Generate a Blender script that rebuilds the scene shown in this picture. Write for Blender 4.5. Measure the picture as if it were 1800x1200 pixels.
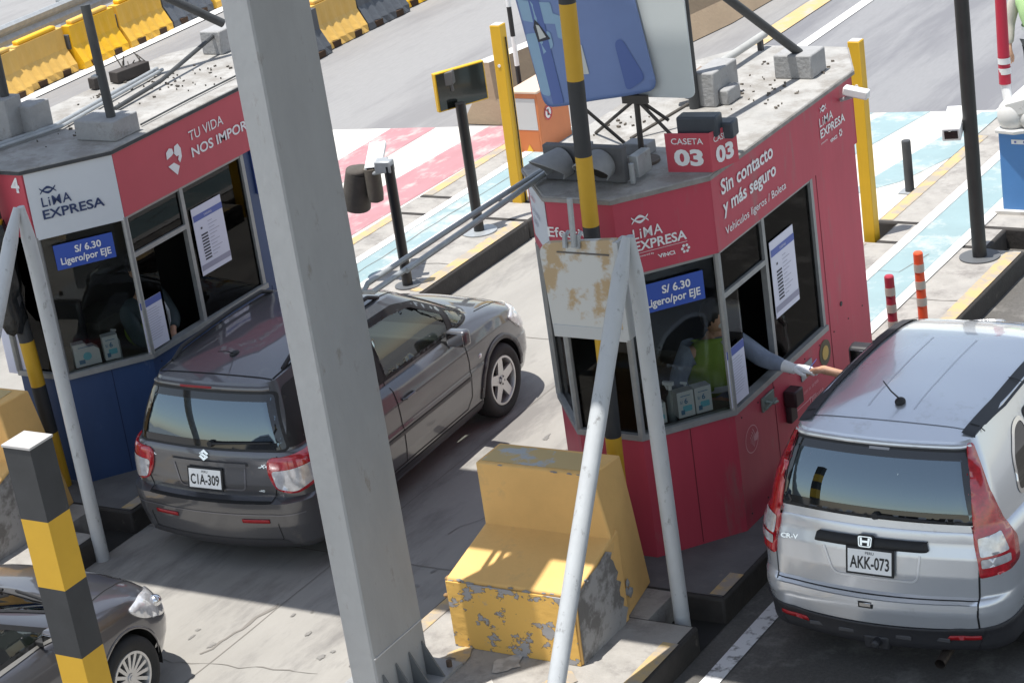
import bpy, bmesh, math, random
import numpy as np
from mathutils import Vector, Matrix
from mathutils.bvhtree import BVHTree
from mathutils.geometry import delaunay_2d_cdt
random.seed(7)
SC = bpy.context.scene
COL = SC.collection
for o in list(bpy.data.objects): bpy.data.objects.remove(o)
# ---------------------------------------------------------------- camera
cam_d = bpy.data.cameras.new('camera'); cam = bpy.data.objects.new('camera', cam_d); COL.objects.link(cam)
YAW, PIT, ROL = 0.58928289, 0.36874353, -0.14669676
fwd = Vector((-math.sin(YAW)*math.cos(PIT), math.cos(YAW)*math.cos(PIT), -math.sin(PIT)))
rgt = Vector((math.cos(YAW), math.sin(YAW), 0)); upv = rgt.cross(fwd)
r2 = rgt*math.cos(ROL)+upv*math.sin(ROL); u2 = -rgt*math.sin(ROL)+upv*math.cos(ROL)
M = Matrix((( r2.x, u2.x, -fwd.x), (r2.y, u2.y, -fwd.y), (r2.z, u2.z, -fwd.z))).to_4x4()
M.translation = Vector((0, 0, 8.266)); cam.matrix_world = M
cam_d.lens = 85.73; cam_d.sensor_width = 36; cam_d.clip_end = 500; cam_d.clip_start = .1
SC.camera = cam
SC.render.resolution_x = 1024; SC.render.resolution_y = 682
# ---------------------------------------------------------------- sky and sun
w = bpy.data.worlds.new('World'); SC.world = w; w.use_nodes = True
nt = w.node_tree; nt.nodes.clear()
sky = nt.nodes.new('ShaderNodeTexSky'); sky.sky_type = 'NISHITA'; sky.sun_disc = False
SUN_EL = math.radians(79.6); SUN_ROT = math.atan2(-.12, -.14)
sky.sun_elevation = SUN_EL; sky.sun_rotation = SUN_ROT; sky.air_density = 1.2; sky.dust_density = .4
bgn = nt.nodes.new('ShaderNodeBackground'); bgn.inputs[1].default_value = 0.15
out = nt.nodes.new('ShaderNodeOutputWorld')
hs = nt.nodes.new('ShaderNodeHueSaturation'); hs.inputs['Saturation'].default_value = .60; nt.links.new(sky.outputs[0], hs.inputs['Color']); nt.links.new(hs.outputs[0], bgn.inputs[0]); nt.links.new(bgn.outputs[0], out.inputs[0])
sd = bpy.data.lights.new('sun', 'SUN'); sd.energy = 4.8; sd.angle = math.radians(.5); sd.color = (1, .965, .91)
sun = bpy.data.objects.new('sun', sd); COL.objects.link(sun)
sdir = Vector((.12, .14, -1)).normalized()
sun.rotation_euler = sdir.to_track_quat('-Z', 'Y').to_euler()
SC.view_settings.view_transform = 'Standard'; SC.view_settings.look = 'None'
SC.view_settings.exposure = .40; SC.view_settings.gamma = 1
SC.cycles.max_bounces = 8; SC.cycles.transparent_max_bounces = 12

# ---------------------------------------------------------------- materials
_m = {}
def N(t, kind, **kw):
    n = t.nodes.new(kind)
    for k, v in kw.items(): setattr(n, k, v)
    return n
def mat(name, col, rough=.6, metal=0., var=.0, scale=6., col2=None, thr=None, soft=.06, rim=None, bump=0., bscale=None,
        coat=0., spec=.5, rand=0., dirt=None, dscale=2.5, dthr=.58, inside=None, emit=None, stretch=(1,1,1), flake=False):
    if name in _m: return _m[name]
    m = bpy.data.materials.new(name); m.use_nodes = True; t = m.node_tree
    b = t.nodes['Principled BSDF']
    b.inputs['Roughness'].default_value = rough; b.inputs['Metallic'].default_value = metal
    b.inputs['Specular IOR Level'].default_value = spec
    if coat: b.inputs['Coat Weight'].default_value = coat; b.inputs['Coat Roughness'].default_value = .04
    tc = N(t, 'ShaderNodeTexCoord'); mp = N(t, 'ShaderNodeMapping'); mp.inputs['Scale'].default_value = stretch
    t.links.new(tc.outputs['Object'], mp.inputs[0])
    vec = mp.outputs[0]
    c4 = (*col, 1); sock = None
    if var > 0 or col2:
        nz = N(t, 'ShaderNodeTexNoise'); nz.inputs['Scale'].default_value = scale; nz.inputs['Detail'].default_value = 8
        nz.inputs['Roughness'].default_value = .62
        t.links.new(vec, nz.inputs['Vector'])
        r = N(t, 'ShaderNodeValToRGB')
        if col2 and thr is not None:
            r.color_ramp.elements[0].position = thr-soft; r.color_ramp.elements[1].position = thr+soft
            r.color_ramp.elements[0].color = c4; r.color_ramp.elements[1].color = (*col2, 1)
            if rim: e_ = r.color_ramp.elements.new(thr); e_.color = (*rim, 1)
        else:
            r.color_ramp.elements[0].position = .3; r.color_ramp.elements[1].position = .72
            c2 = col2 or tuple(c*(1-var) for c in col)
            r.color_ramp.elements[0].color = (*c2, 1); r.color_ramp.elements[1].color = c4
        t.links.new(nz.outputs['Fac'], r.inputs[0]); sock = r.outputs[0]
    if dirt:
        nz2 = N(t, 'ShaderNodeTexNoise'); nz2.inputs['Scale'].default_value = dscale; nz2.inputs['Detail'].default_value = 10
        nz2.inputs['Roughness'].default_value = .7
        t.links.new(vec, nz2.inputs['Vector'])
        r2_ = N(t, 'ShaderNodeValToRGB'); r2_.color_ramp.elements[0].position = dthr; r2_.color_ramp.elements[1].position = dthr+.14
        t.links.new(nz2.outputs['Fac'], r2_.inputs[0])
        mx = N(t, 'ShaderNodeMixRGB'); t.links.new(r2_.outputs[0], mx.inputs[0])
        if sock: t.links.new(sock, mx.inputs[1])
        else: mx.inputs[1].default_value = c4
        mx.inputs[2].default_value = (*dirt, 1); sock = mx.outputs[0]
    if inside:
        g = N(t, 'ShaderNodeNewGeometry'); mx = N(t, 'ShaderNodeMixRGB')
        t.links.new(g.outputs['Backfacing'], mx.inputs[0])
        if sock: t.links.new(sock, mx.inputs[1])
        else: mx.inputs[1].default_value = c4
        mx.inputs[2].default_value = (*inside, 1); sock = mx.outputs[0]
        mm = N(t, 'ShaderNodeMath', operation='MULTIPLY_ADD'); t.links.new(g.outputs['Backfacing'], mm.inputs[0])
        mm.inputs[1].default_value = -metal; mm.inputs[2].default_value = metal
        t.links.new(mm.outputs[0], b.inputs['Metallic'])
    if rand:
        oi = N(t, 'ShaderNodeObjectInfo'); hv = N(t, 'ShaderNodeHueSaturation'); mr = N(t, 'ShaderNodeMapRange')
        mr.inputs[3].default_value = 1-rand; mr.inputs[4].default_value = 1+rand*.3
        t.links.new(oi.outputs['Random'], mr.inputs[0]); t.links.new(mr.outputs[0], hv.inputs['Value']); t.links.new(mr.outputs[0], hv.inputs['Saturation'])
        if sock: t.links.new(sock, hv.inputs['Color'])
        else: hv.inputs['Color'].default_value = c4
        sock = hv.outputs[0]
    if sock: t.links.new(sock, b.inputs['Base Color'])
    else: b.inputs['Base Color'].default_value = c4
    if bump:
        nb = N(t, 'ShaderNodeTexNoise'); nb.inputs['Scale'].default_value = bscale or scale*4; nb.inputs['Detail'].default_value = 8
        t.links.new(vec, nb.inputs['Vector'])
        bp = N(t, 'ShaderNodeBump'); bp.inputs['Strength'].default_value = bump; bp.inputs['Distance'].default_value = .02
        t.links.new(nb.outputs['Fac'], bp.inputs['Height']); t.links.new(bp.outputs[0], b.inputs['Normal'])
    if emit:
        b.inputs['Emission Color'].default_value = (*emit[:3], 1); b.inputs['Emission Strength'].default_value = emit[3]
    _m[name] = m; return m
def glass(name, tint=(.5, .55, .55), fres=1.45, rough=.0, base=.0, refl=(1, 1, 1)):
    if name in _m: return _m[name]
    m = bpy.data.materials.new(name); m.use_nodes = True; t = m.node_tree; t.nodes.clear()
    o = N(t, 'ShaderNodeOutputMaterial'); mix = N(t, 'ShaderNodeMixShader')
    tr = N(t, 'ShaderNodeBsdfTransparent'); tr.inputs[0].default_value = (*tint, 1)
    gl = N(t, 'ShaderNodeBsdfGlossy'); gl.inputs['Roughness'].default_value = rough; gl.inputs['Color'].default_value = (*refl, 1)
    fr = N(t, 'ShaderNodeFresnel'); fr.inputs[0].default_value = fres
    ad = N(t, 'ShaderNodeMath', operation='ADD'); ad.inputs[1].default_value = base; ad.use_clamp = True
    t.links.new(fr.outputs[0], ad.inputs[0]); t.links.new(ad.outputs[0], mix.inputs[0])
    t.links.new(tr.outputs[0], mix.inputs[1]); t.links.new(gl.outputs[0], mix.inputs[2]); t.links.new(mix.outputs[0], o.inputs[0])
    _m[name] = m; return m

BLACK = mat('black_rubber', (.02, .02, .021), .65, var=.3)
DARKPL = mat('dark_plastic', (.035, .036, .04), .5, var=.35, scale=9, dirt=(.09, .085, .08), dscale=6, dthr=.6)
STEEL = mat('grey_painted_steel', (.33, .34, .345), .5, var=.18, scale=2.2, dirt=(.20, .185, .165), dscale=9, dthr=.60, bump=.15, bscale=24, stretch=(1, 1, .45))
GALV = mat('galvanised_grey', (.42, .44, .45), .45, metal=.3, var=.25, scale=12, dirt=(.2, .19, .18), dscale=14, dthr=.6)
WHITE = mat('white_paint', (.78, .78, .77), .5, var=.08, scale=8, dirt=(.5, .48, .45), dscale=9, dthr=.66)
LETTER = mat('white_lettering', (.82, .82, .82), .5)
CHROME = mat('chrome', (.75, .76, .78), .18, metal=1.)
SKIN = mat('skin', (.60, .34, .22), .5, var=.12, scale=30)

# ---------------------------------------------------------------- objects
def tag(o, label=None, cat=None, group=None, kind=None):
    if label: o['label'] = label
    if cat: o['category'] = cat
    if group: o['group'] = group
    if kind: o['kind'] = kind
    return o
def thing(name, label, cat, loc=(0, 0, 0), rotz=0., group=None):
    o = bpy.data.objects.new(name, None); COL.objects.link(o); o.location = loc; o.rotation_euler = (0, 0, rotz)
    o.empty_display_size = .2
    return tag(o, label, cat, group)
def worldloc(p):
    v = Vector((0, 0, 0))
    while p is not None: v += Vector(p.location); p = p.parent
    return v
class MB:
    """collects shapes; world coordinates unless local=True at build"""
    def __init__(s): s.b = bmesh.new()
    def _xf(s, vs, mtx): bmesh.ops.transform(s.b, matrix=mtx, verts=vs)
    def box(s, x0, x1, y0, y1, z0, z1, rot=0., piv=None):
        r = bmesh.ops.create_cube(s.b, size=1.)['verts']
        c = Vector(((x0+x1)/2, (y0+y1)/2, (z0+z1)/2))
        s._xf(r, Matrix.Translation(c) @ Matrix.Rotation(rot, 4, 'Z') @ Matrix.Diagonal((abs(x1-x0), abs(y1-y0), abs(z1-z0), 1)))
        return s
    def obox(s, c, u, v, n, a, b, d):
        """oriented box, centre c, half sizes a b d on axes u v n"""
        r = bmesh.ops.create_cube(s.b, size=2.)['verts']
        u = Vector(u).normalized(); v = Vector(v).normalized(); n = Vector(n).normalized()
        m = Matrix((( u.x*a, v.x*b, n.x*d, c[0]), (u.y*a, v.y*b, n.y*d, c[1]), (u.z*a, v.z*b, n.z*d, c[2]), (0, 0, 0, 1)))
        s._xf(r, m)
        if m.determinant() < 0: bmesh.ops.reverse_faces(s.b, faces=list({f for x in r for f in x.link_faces}))
        return s
    def prism(s, poly, z0, z1):
        a = [s.b.verts.new((x, y, z0)) for x, y in poly]; b = [s.b.verts.new((x, y, z1)) for x, y in poly]
        n = len(poly)
        s.b.faces.new(a[::-1]); s.b.faces.new(b)
        for i in range(n): s.b.faces.new((a[i], a[(i+1) % n], b[(i+1) % n], b[i]))
        return s
    def seg(s, p, q, z0, z1, th, out=0., e0=0., e1=0.):
        """wall along p->q (xy), thickness th inward (left side), out = shift outward"""
        p = Vector(p); q = Vector(q); d = (q-p).normalized(); n = Vector((-d.y, d.x))
        p = p-d*e0; q = q+d*e1
        a = p-n*out; b = q-n*out
        s.prism([(a.x, a.y), (b.x, b.y), (b.x+n.x*th, b.y+n.y*th), (a.x+n.x*th, a.y+n.y*th)], z0, z1); return s
    def cyl(s, p0, p1, r0, r1=None, n=20, cap=True):
        r1 = r0 if r1 is None else r1
        p0 = Vector(p0); p1 = Vector(p1); d = p1-p0
        r = bmesh.ops.create_cone(s.b, cap_ends=cap, segments=n, radius1=r0, radius2=r1, depth=d.length)['verts']
        s._xf(r, Matrix.Translation((p0+p1)/2) @ d.to_track_quat('Z', 'Y').to_matrix().to_4x4()); return s
    def sph(s, c, r, sc=(1, 1, 1), n=16):
        v = bmesh.ops.create_uvsphere(s.b, u_segments=n, v_segments=n//2+2, radius=r)['verts']
        s._xf(v, Matrix.Translation(Vector(c)) @ Matrix.Diagonal((*sc, 1))); return s
    def tube(s, pts, r, n=10):
        pts = [Vector(p) for p in pts]; rings = []
        up = Vector((0, 0, 1))
        for i, p in enumerate(pts):
            d = (pts[min(i+1, len(pts)-1)]-pts[max(i-1, 0)]).normalized()
            a = d.cross(up)
            if a.length < .05: a = d.cross(Vector((0, 1, 0)))
            a.normalize(); c = a.cross(d)
            rr = r[i] if isinstance(r, (list, tuple)) else r
            rings.append([s.b.verts.new(p+(a*math.cos(t)+c*math.sin(t))*rr) for t in [2*math.pi*k/n for k in range(n)]])
        for i in range(len(rings)-1):
            for k in range(n): s.b.faces.new((rings[i][k], rings[i][(k+1) % n], rings[i+1][(k+1) % n], rings[i+1][k]))
        s.b.faces.new(rings[0][::-1]); s.b.faces.new(rings[-1]); return s
    def lathe(s, prof, c, axis='X', n=48):
        rings = []
        for (h, r) in prof:
            ring = []
            for k in range(n):
                t = 2*math.pi*k/n
                if axis == 'X': p = (c[0]+h, c[1]+r*math.cos(t), c[2]+r*math.sin(t))
                elif axis == 'Z': p = (c[0]+r*math.cos(t), c[1]+r*math.sin(t), c[2]+h)
                else: p = (c[0]+r*math.cos(t), c[1]+h, c[2]+r*math.sin(t))
                ring.append(s.b.verts.new(p))
            rings.append(ring)
        for i in range(len(rings)-1):
            for k in range(n): s.b.faces.new((rings[i][k], rings[i][(k+1) % n], rings[i+1][(k+1) % n], rings[i+1][k]))
        return s
    def quad(s, *p): s.b.faces.new([s.b.verts.new(q) for q in p]); return s
    def sheet(s, poly, z): s.b.faces.new([s.b.verts.new((x, y, z)) for x, y in poly]); return s
    def build(s, name, m, parent=None, smooth=False, bevel=0., local=False, seg=2, fixn=True, angle=35):
        if fixn: bmesh.ops.recalc_face_normals(s.b, faces=s.b.faces)
        if parent is not None and not local:
            bmesh.ops.translate(s.b, vec=-worldloc(parent), verts=s.b.verts)
        me = bpy.data.meshes.new(name); s.b.to_mesh(me); s.b.free()
        o = bpy.data.objects.new(name, me); COL.objects.link(o)
        ms = m if isinstance(m, (list, tuple)) else [m]
        for q in ms: me.materials.append(q)
        if parent is not None: o.parent = parent
        if bevel:
            bv = o.modifiers.new('bevel', 'BEVEL'); bv.width = bevel; bv.segments = seg; bv.limit_method = 'ANGLE'; bv.angle_limit = math.radians(40)
            smooth = True
        if smooth:
            for f in me.polygons: f.use_smooth = True
            try: me.set_sharp_from_angle(angle=math.radians(angle))
            except Exception: pass
        return o
def recenter(o):
    """move a single-mesh thing's origin to the base of its mesh"""
    me = o.data; co = np.array([v.co for v in me.vertices]); mn = co.min(0); mx = co.max(0)
    c = Vector(((mn[0]+mx[0])/2, (mn[1]+mx[1])/2, mn[2]))
    me.transform(Matrix.Translation(-c)); o.location = Vector(o.location)+c
    return o
def one(o, label, cat, group=None):
    recenter(o); return tag(o, label, cat, group)
def copy_tree(o, parent=None):
    c = o.copy(); COL.objects.link(c)
    if parent is not None: c.parent = parent
    for ch in list(o.children): copy_tree(ch, c)
    return c

def text(name, body, m, parent, pos, xd, ud, h=None, w=None, bold=0., align='L', off=.004, local=False, shear=0., spacing=1., lines=1.15):
    cu = bpy.data.curves.new(name, 'FONT'); cu.body = body; cu.size = 1.; cu.offset = bold; cu.resolution_u = 3
    cu.shear = shear; cu.space_character = spacing; cu.space_line = lines
    ob = bpy.data.objects.new(name, cu); COL.objects.link(ob)
    dg = bpy.context.evaluated_depsgraph_get(); dg.update()
    me = bpy.data.meshes.new_from_object(ob.evaluated_get(dg), depsgraph=dg)
    bpy.data.objects.remove(ob); bpy.data.curves.remove(cu)
    n = len(me.vertices); co = np.zeros(n*3); me.vertices.foreach_get('co', co); co = co.reshape(-1, 3)
    mn = co.min(0); mx = co.max(0)
    sx = sy = 1.
    if h: sy = h/(mx[1]-mn[1])
    if w: sx = w/(mx[0]-mn[0])
    if h and not w: sx = sy
    if w and not h: sy = sx
    W = (mx[0]-mn[0])*sx
    X = (co[:, 0]-mn[0])*sx - (W/2 if align == 'C' else 0); Y = (co[:, 1]-mn[1])*sy
    xd = np.array(Vector(xd).normalized()); ud = np.array(Vector(ud).normalized()); nn = np.cross(xd, ud)
    base = np.array(pos) if (local or parent is None) else np.array(pos)-np.array(worldloc(parent))
    P = base+X[:, None]*xd+Y[:, None]*ud+nn*off
    me.vertices.foreach_set('co', P.ravel()); me.update(); me.materials.clear(); me.materials.append(m); me.name = name
    o = bpy.data.objects.new(name, me); COL.objects.link(o)
    if parent is not None: o.parent = parent
    return o
def flat(name, pts2, m, parent, pos, xd, ud, off=.004, th=0., local=False):
    """polygons given in (x,u) on a plane"""
    b = MB(); xd = Vector(xd).normalized(); ud = Vector(ud).normalized(); nn = xd.cross(ud); pos = Vector(pos)
    for poly in pts2:
        vs = [b.b.verts.new(pos+xd*x+ud*y+nn*off) for x, y in poly]; f = b.b.faces.new(vs)
        if th:
            r = bmesh.ops.extrude_face_region(b.b, geom=[f]); vv = [e for e in r['geom'] if isinstance(e, bmesh.types.BMVert)]
            bmesh.ops.translate(b.b, vec=-nn*th, verts=vv)
    return b.build(name, m, parent, local=local, fixn=bool(th))
def R2(x0, x1, y0, y1): return [(x0, y0), (x1, y0), (x1, y1), (x0, y1)]
def circ(cx, cy, r, n=24, a0=0, a1=2*math.pi):
    return [(cx+r*math.cos(a0+(a1-a0)*k/n), cy+r*math.sin(a0+(a1-a0)*k/n)) for k in range(n)]
def arcband(cx, cy, r0, r1, a0, a1, n=12):
    A = [(cx+r0*math.cos(a0+(a1-a0)*k/n), cy+r0*math.sin(a0+(a1-a0)*k/n)) for k in range(n+1)]
    B = [(cx+r1*math.cos(a0+(a1-a0)*k/n), cy+r1*math.sin(a0+(a1-a0)*k/n)) for k in range(n+1)]
    return A+B[::-1]
def rounded(poly, r, n=5):
    out = []; L = len(poly)
    for i in range(L):
        p = Vector(poly[i]); a = Vector(poly[i-1]); b = Vector(poly[(i+1) % L])
        rr = r[i] if isinstance(r, (list, tuple)) else r
        d0 = min(rr, (a-p).length*.48); d1 = min(rr, (b-p).length*.48)
        if rr <= 0: out.append(tuple(p)); continue
        s = p+(a-p).normalized()*d0; e = p+(b-p).normalized()*d1
        for k in range(n+1):
            t = k/n; q = s*(1-t)**2+p*2*t*(1-t)+e*t*t; out.append(tuple(q))
    return out
# ================================================================ ground, islands, paint
def sset(o): return tag(o, kind='structure')
CONC = mat('lane_concrete', (.335, .32, .292), .85, var=.20, scale=2.2, dirt=(.19, .18, .168), dscale=1.6, dthr=.50, bump=.12, bscale=60, stretch=(1, .28, 1))
ASPH = mat('dark_lane_asphalt', (.125, .118, .108), .85, var=.35, scale=45, dirt=(.20, .19, .175), dscale=2.2, dthr=.52, bump=.25, bscale=150)
FAR = mat('worn_road_asphalt', (.27, .265, .26), .85, var=.12, scale=30, dirt=(.20, .195, .195), dscale=.6, dthr=.47, bump=.12, bscale=120, stretch=(1.6, .22, 1))
ISL = mat('island_concrete', (.38, .36, .33), .88, var=.25, scale=5, dirt=(.22, .205, .19), dscale=3.2, dthr=.50, bump=.2, bscale=50)
KERB = mat('kerb_black', (.045, .040, .036), .8, var=.4, scale=7, dirt=(.16, .14, .12), dscale=6, dthr=.62, bump=.2, bscale=40)
YELK = mat('kerb_yellow_worn', (.50, .36, .17), .8, col2=(.33, .29, .24), thr=.50, soft=.07, scale=6)
WLINE = mat('road_white_paint', (.66, .65, .63), .75, col2=(.46, .44, .41), thr=.64, soft=.06, scale=9)
BLUEP = mat('path_blue_paint', (.26, .36, .375), .8, var=.12, scale=3, dirt=(.42, .46, .45), dscale=2.4, dthr=.50)
PINKP = mat('stripe_red_paint', (.42, .21, .225), .8, var=.15, scale=4, dirt=(.50, .42, .39), dscale=3, dthr=.50, stretch=(1, .5, 1))
CREAM = mat('cream_paint', (.62, .60, .55), .8, var=.12, scale=5, dirt=(.42, .39, .35), dscale=3, dthr=.54, stretch=(1, .5, 1))
def gsheet(name, poly, z, m): b = MB(); b.sheet(poly, z); return sset(b.build(name, m, fixn=False))
gsheet('ground', [(-120, -60), (80, -60), (80, 160), (-120, 160)], -.012, FAR)
gsheet('concrete_lane', [(-19.0, 0), (-8.6, 0), (-8.6, 25.1), (-19.0, 23.4)], 0, CONC)
gsheet('asphalt_lane', [(-8.6, 0), (2, 0), (2, 26.5), (-8.6, 25.3)], -.004, ASPH)
gsheet('roadway', [(-14.2, 24.1), (2, 26.9), (2, 90), (-14.2, 90)], -.006, mat('roadway_grey', (.24, .24, .245), .85, var=.12, scale=35, dirt=(.165, .165, .175), dscale=.7, dthr=.45, bump=.12, bscale=120, stretch=(1.5, .2, 1)))
# joints and cracks in the concrete
JOINT = mat('joint_dark', (.20, .185, .165), .9)
def strip(name, pts, wd, z, m, jit=0.):
    b = MB(); L = []
    n = len(pts)
    for i, p in enumerate(pts):
        a = Vector(pts[max(i-1, 0)]); c = Vector(pts[min(i+1, n-1)]); t = (c-a).normalized(); nn = Vector((-t.y, t.x))*(wd/2)*(1+random.uniform(-jit, jit))
        p = Vector(p); L.append((b.b.verts.new((p.x-nn.x, p.y-nn.y, z)), b.b.verts.new((p.x+nn.x, p.y+nn.y, z))))
    for i in range(n-1): b.b.faces.new((L[i][0], L[i+1][0], L[i+1][1], L[i][1]))
    bmesh.ops.recalc_face_normals(b.b, faces=b.b.faces)
    for f in b.b.faces:
        if f.normal.z < 0: f.normal_flip()
    return sset(b.build(name, m, fixn=False))
def wiggle(p, q, n, a):
    return [(p[0]+(q[0]-p[0])*k/n+random.uniform(-a, a), p[1]+(q[1]-p[1])*k/n+random.uniform(-a, a)) for k in range(n+1)]
strip('pavement_joint', wiggle((-10.9, 8), (-10.95, 23.5), 40, .006), .008, .003, JOINT, .3)
for y in (9.2, 13.55, 17.9, 22.1): strip('pavement_joint', wiggle((-12.9, y), (-9.5, y), 10, .004), .012, .0034, JOINT, .3)
strip('pavement_crack', wiggle((-11.05, 11.9), (-10.95, 12.7), 10, .03), .02, .004, JOINT, .8)
strip('pavement_crack', wiggle((-11.3, 11.7), (-10.0, 11.9), 14, .025), .008, .0042, JOINT, .6)
strip('pavement_crack', wiggle((-10.3, 14.1), (-9.6, 15.6), 12, .03), .007, .0042, JOINT, .6)
# oil drips, tyre marks and grit as irregular stains
random.seed(21)
def stain(cx, cy, rx, ry, z, m, nm='oil_stain', n=22):
    pts = []
    for k in range(n):
        a = 2*math.pi*k/n; q = random.uniform(.6, 1.15); pts.append((cx+rx*q*math.cos(a), cy+ry*q*math.sin(a)))
    gsheet(nm, pts, z, m)
OIL = mat('oil_dark', (.17, .16, .15), .6, col2=(.26, .25, .23), thr=.50, soft=.12, scale=9)
for k, (x, y) in enumerate(((-11.6, 11.2), (-11.2, 12.3), (-10.3, 10.9), (-10.15, 13.4), (-10.2, 15.9), (-10.0, 17.2), (-11.2, 19.0), (-9.9, 12.1), (-10.5, 12.5))):
    for j in range(3): stain(x+random.uniform(-.25, .25), y+random.uniform(-.3, .3), random.uniform(.012, .035), random.uniform(.015, .05), .0036+.0001*(3*k+j), OIL)
OIL2 = mat('oil_asphalt', (.05, .048, .045), .5, col2=(.10, .095, .09), thr=.5, soft=.1, scale=9)
for k, (x, y) in enumerate(((-6.0, 12.3), (-6.6, 12.0), (-5.7, 11.6), (-6.2, 11.4))): stain(x, y, random.uniform(.05, .14), random.uniform(.06, .2), .0006+.0002*k, OIL2)
# lane line beside the red booth
strip('lane_line', wiggle((-7.245, 6), (-7.245, 20.2), 60, .008), .135, .0045, mat('worn_lane_line', (.66, .66, .66), .8, col2=(.22, .215, .21), thr=.58, soft=.06, scale=12))
# islands : closed blocks with rounded kerbs
ISLD = mat('island_shade_grime', (.15, .15, .15), .8, var=.3, scale=4, dirt=(.26, .23, .18), dscale=4, dthr=.62, bump=.2, bscale=50)  # darker island top by the booth: shade and dirt both put into the colour
def island(nm, xl, xr, y0, y1, h=.2, capped=True, notch=None):
    b = MB(); b.prism([(xl, y0), (xr, y0), (xr, y1), (xl, y1)], -.02, h); o = b.build('island_kerb', KERB, bevel=.02); sset(o)
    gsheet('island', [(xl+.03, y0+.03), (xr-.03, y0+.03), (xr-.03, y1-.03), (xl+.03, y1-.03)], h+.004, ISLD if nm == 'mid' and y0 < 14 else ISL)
def yedge(x0, x1, y0, y1, z=.209): gsheet('kerb_paint', [(x0, y0), (x1, y0), (x1, y1), (x0, y1)], z, YELK)
for dx in (0, -5.42):
    island('near', -9.5+dx, -7.49+dx, 2.0, 12.98)
    gsheet('island_gutter', [(-9.5+dx, 12.9), (-7.49+dx, 12.9), (-7.49+dx, 13.5), (-9.5+dx, 13.5)], .004, mat('gutter_black', (.02, .02, .02), .9))
    # bridge between the two island pieces, leaving the pit on the right
    b = MB(); b.prism([(-9.5+dx, 12.97), (-7.88+dx, 12.97), (-7.88+dx, 13.39), (-9.5+dx, 13.39)], -.02, .198); sset(b.build('island_link', ISL))
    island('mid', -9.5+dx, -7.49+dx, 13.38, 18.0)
    island('mid', -9.5+dx, -7.77+dx, 18.01, 20.36)
    island('far', -9.28+dx if dx == 0 else -9.5+dx, -8.15+dx if dx == 0 else -7.77+dx, 20.37, 20.90)
    island('far', -9.5+dx, -7.77+dx, 20.91, 24.6 if dx == 0 else 23.5)
    yedge(-7.62+dx, -7.50+dx, 2.1, 12.7); yedge(-7.62+dx, -7.51+dx, 13.42, 13.75, .2095)
    yedge(-7.93+dx, -7.79+dx, 18.3, 20.3); yedge(-7.93+dx, -7.79+dx, 20.95, 23.2); yedge(-9.47+dx, -9.34+dx, 17.5, 20.3); yedge(-9.47+dx, -9.34+dx, 20.95, 23.6 if dx == 0 else 23.0)
    yedge(-9.47+dx, -9.36+dx, 2.1, 12.9)
    strip('island_crack', wiggle((-9.4+dx, 18.95), (-7.8+dx, 19.05), 12, .02), .01, .2085, JOINT, .6)
    # painted walkway along the island
    y0, y1 = (17.6, 24.5) if dx == 0 else (17.2, 23.4)
    a, c = (-9.04, -8.38) if dx == 0 else (-8.98+.0, -8.55)
    if dx: a, c = -14.47-dx, -13.88-dx
    for (p, q, m_, nm) in ((a, a+.11, WLINE, 'walkway_line'), (a+.115, c-.115, BLUEP, 'walkway'), (c-.11, c, WLINE, 'walkway_line')):
        for (ya, yb) in ((y0, y1),): gsheet(nm, [(p+dx, ya), (q+dx, ya), (q+dx, yb), (p+dx, yb)], .2135 if nm == 'walkway' else .2155, m_)
    strip('walkway_crack', [(-9.0+dx, 19.62), (-8.72+dx, 19.6), (-8.62+dx, 20.1)] if dx == 0 else wiggle((-14.2, 18), (-14.15, 23.3), 20, .01), .008, .218, JOINT, .3)
# hatched zone left of the right island (blue and white) and left of the left island (red and white)
def hatch(name, m, polys, z):
    for p in polys: gsheet(name, p, z, m)
hatch('painted_zone', CREAM, [[(-13.0+.2, 20.4), (-9.52, 20.4), (-9.52, 25.15), (-12.8, 24.6)]], .006)
hatch('zone_stripe', BLUEP, [[(-12.7, 24.6), (-12.7, 22.2), (-11.9, 24.75)], [(-11.75, 24.78), (-12.7, 21.6), (-12.7, 20.5), (-11.2, 24.86)], [(-11.05, 24.88), (-12.0, 20.45), (-11.3, 20.45), (-10.55, 24.97)], [(-9.95, 25.0), (-10.4, 22.0), (-9.95, 22.6), (-9.55, 24.0), (-9.55, 25.1)]], .010)
hatch('painted_zone', CREAM, [[(-18.6, 18.0), (-14.97, 18.0), (-14.97, 24.06), (-18.6, 23.44)]], .006)
hatch('zone_stripe', PINKP, [[(-16.05, 18.3), (-15.35, 18.3), (-15.25, 24.0), (-15.85, 23.9)], [(-16.95, 18.3), (-16.50, 18.3), (-16.55, 23.78), (-17.15, 23.68)], [(-18.3, 22.6), (-17.9, 22.4), (-18.0, 23.53), (-18.5, 23.45)]], .010)
hatch('zone_edge', YELK, [[(-15.12, 18.0), (-14.96, 18.0), (-14.96, 23.5), (-15.12, 23.5)]], .011)
# right lane beyond the island: painted strip
hatch('walkway', BLUEP, [[(-7.4, 19.9), (-6.0, 19.9), (-6.0, 26), (-7.4, 25.8)]], .004)
# far carriageway lines
strip('road_line', [(-13.30, 26.2), (-13.42, 60)], .16, .004, WLINE)
strip('road_line', [(-9.75, 24.6), (-9.95, 60)], .14, .004, WLINE)
strip('road_line', [(-23.72, 15), (-24.05, 60)], .22, .004, WLINE)
gsheet('verge', [(-14.15, 26.9), (-13.85, 26.9), (-13.85, 60), (-14.15, 60)], .006, mat('verge_yellow', (.50, .36, .17), .85, col2=(.40, .36, .30), thr=.55, soft=.08, scale=3))
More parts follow.
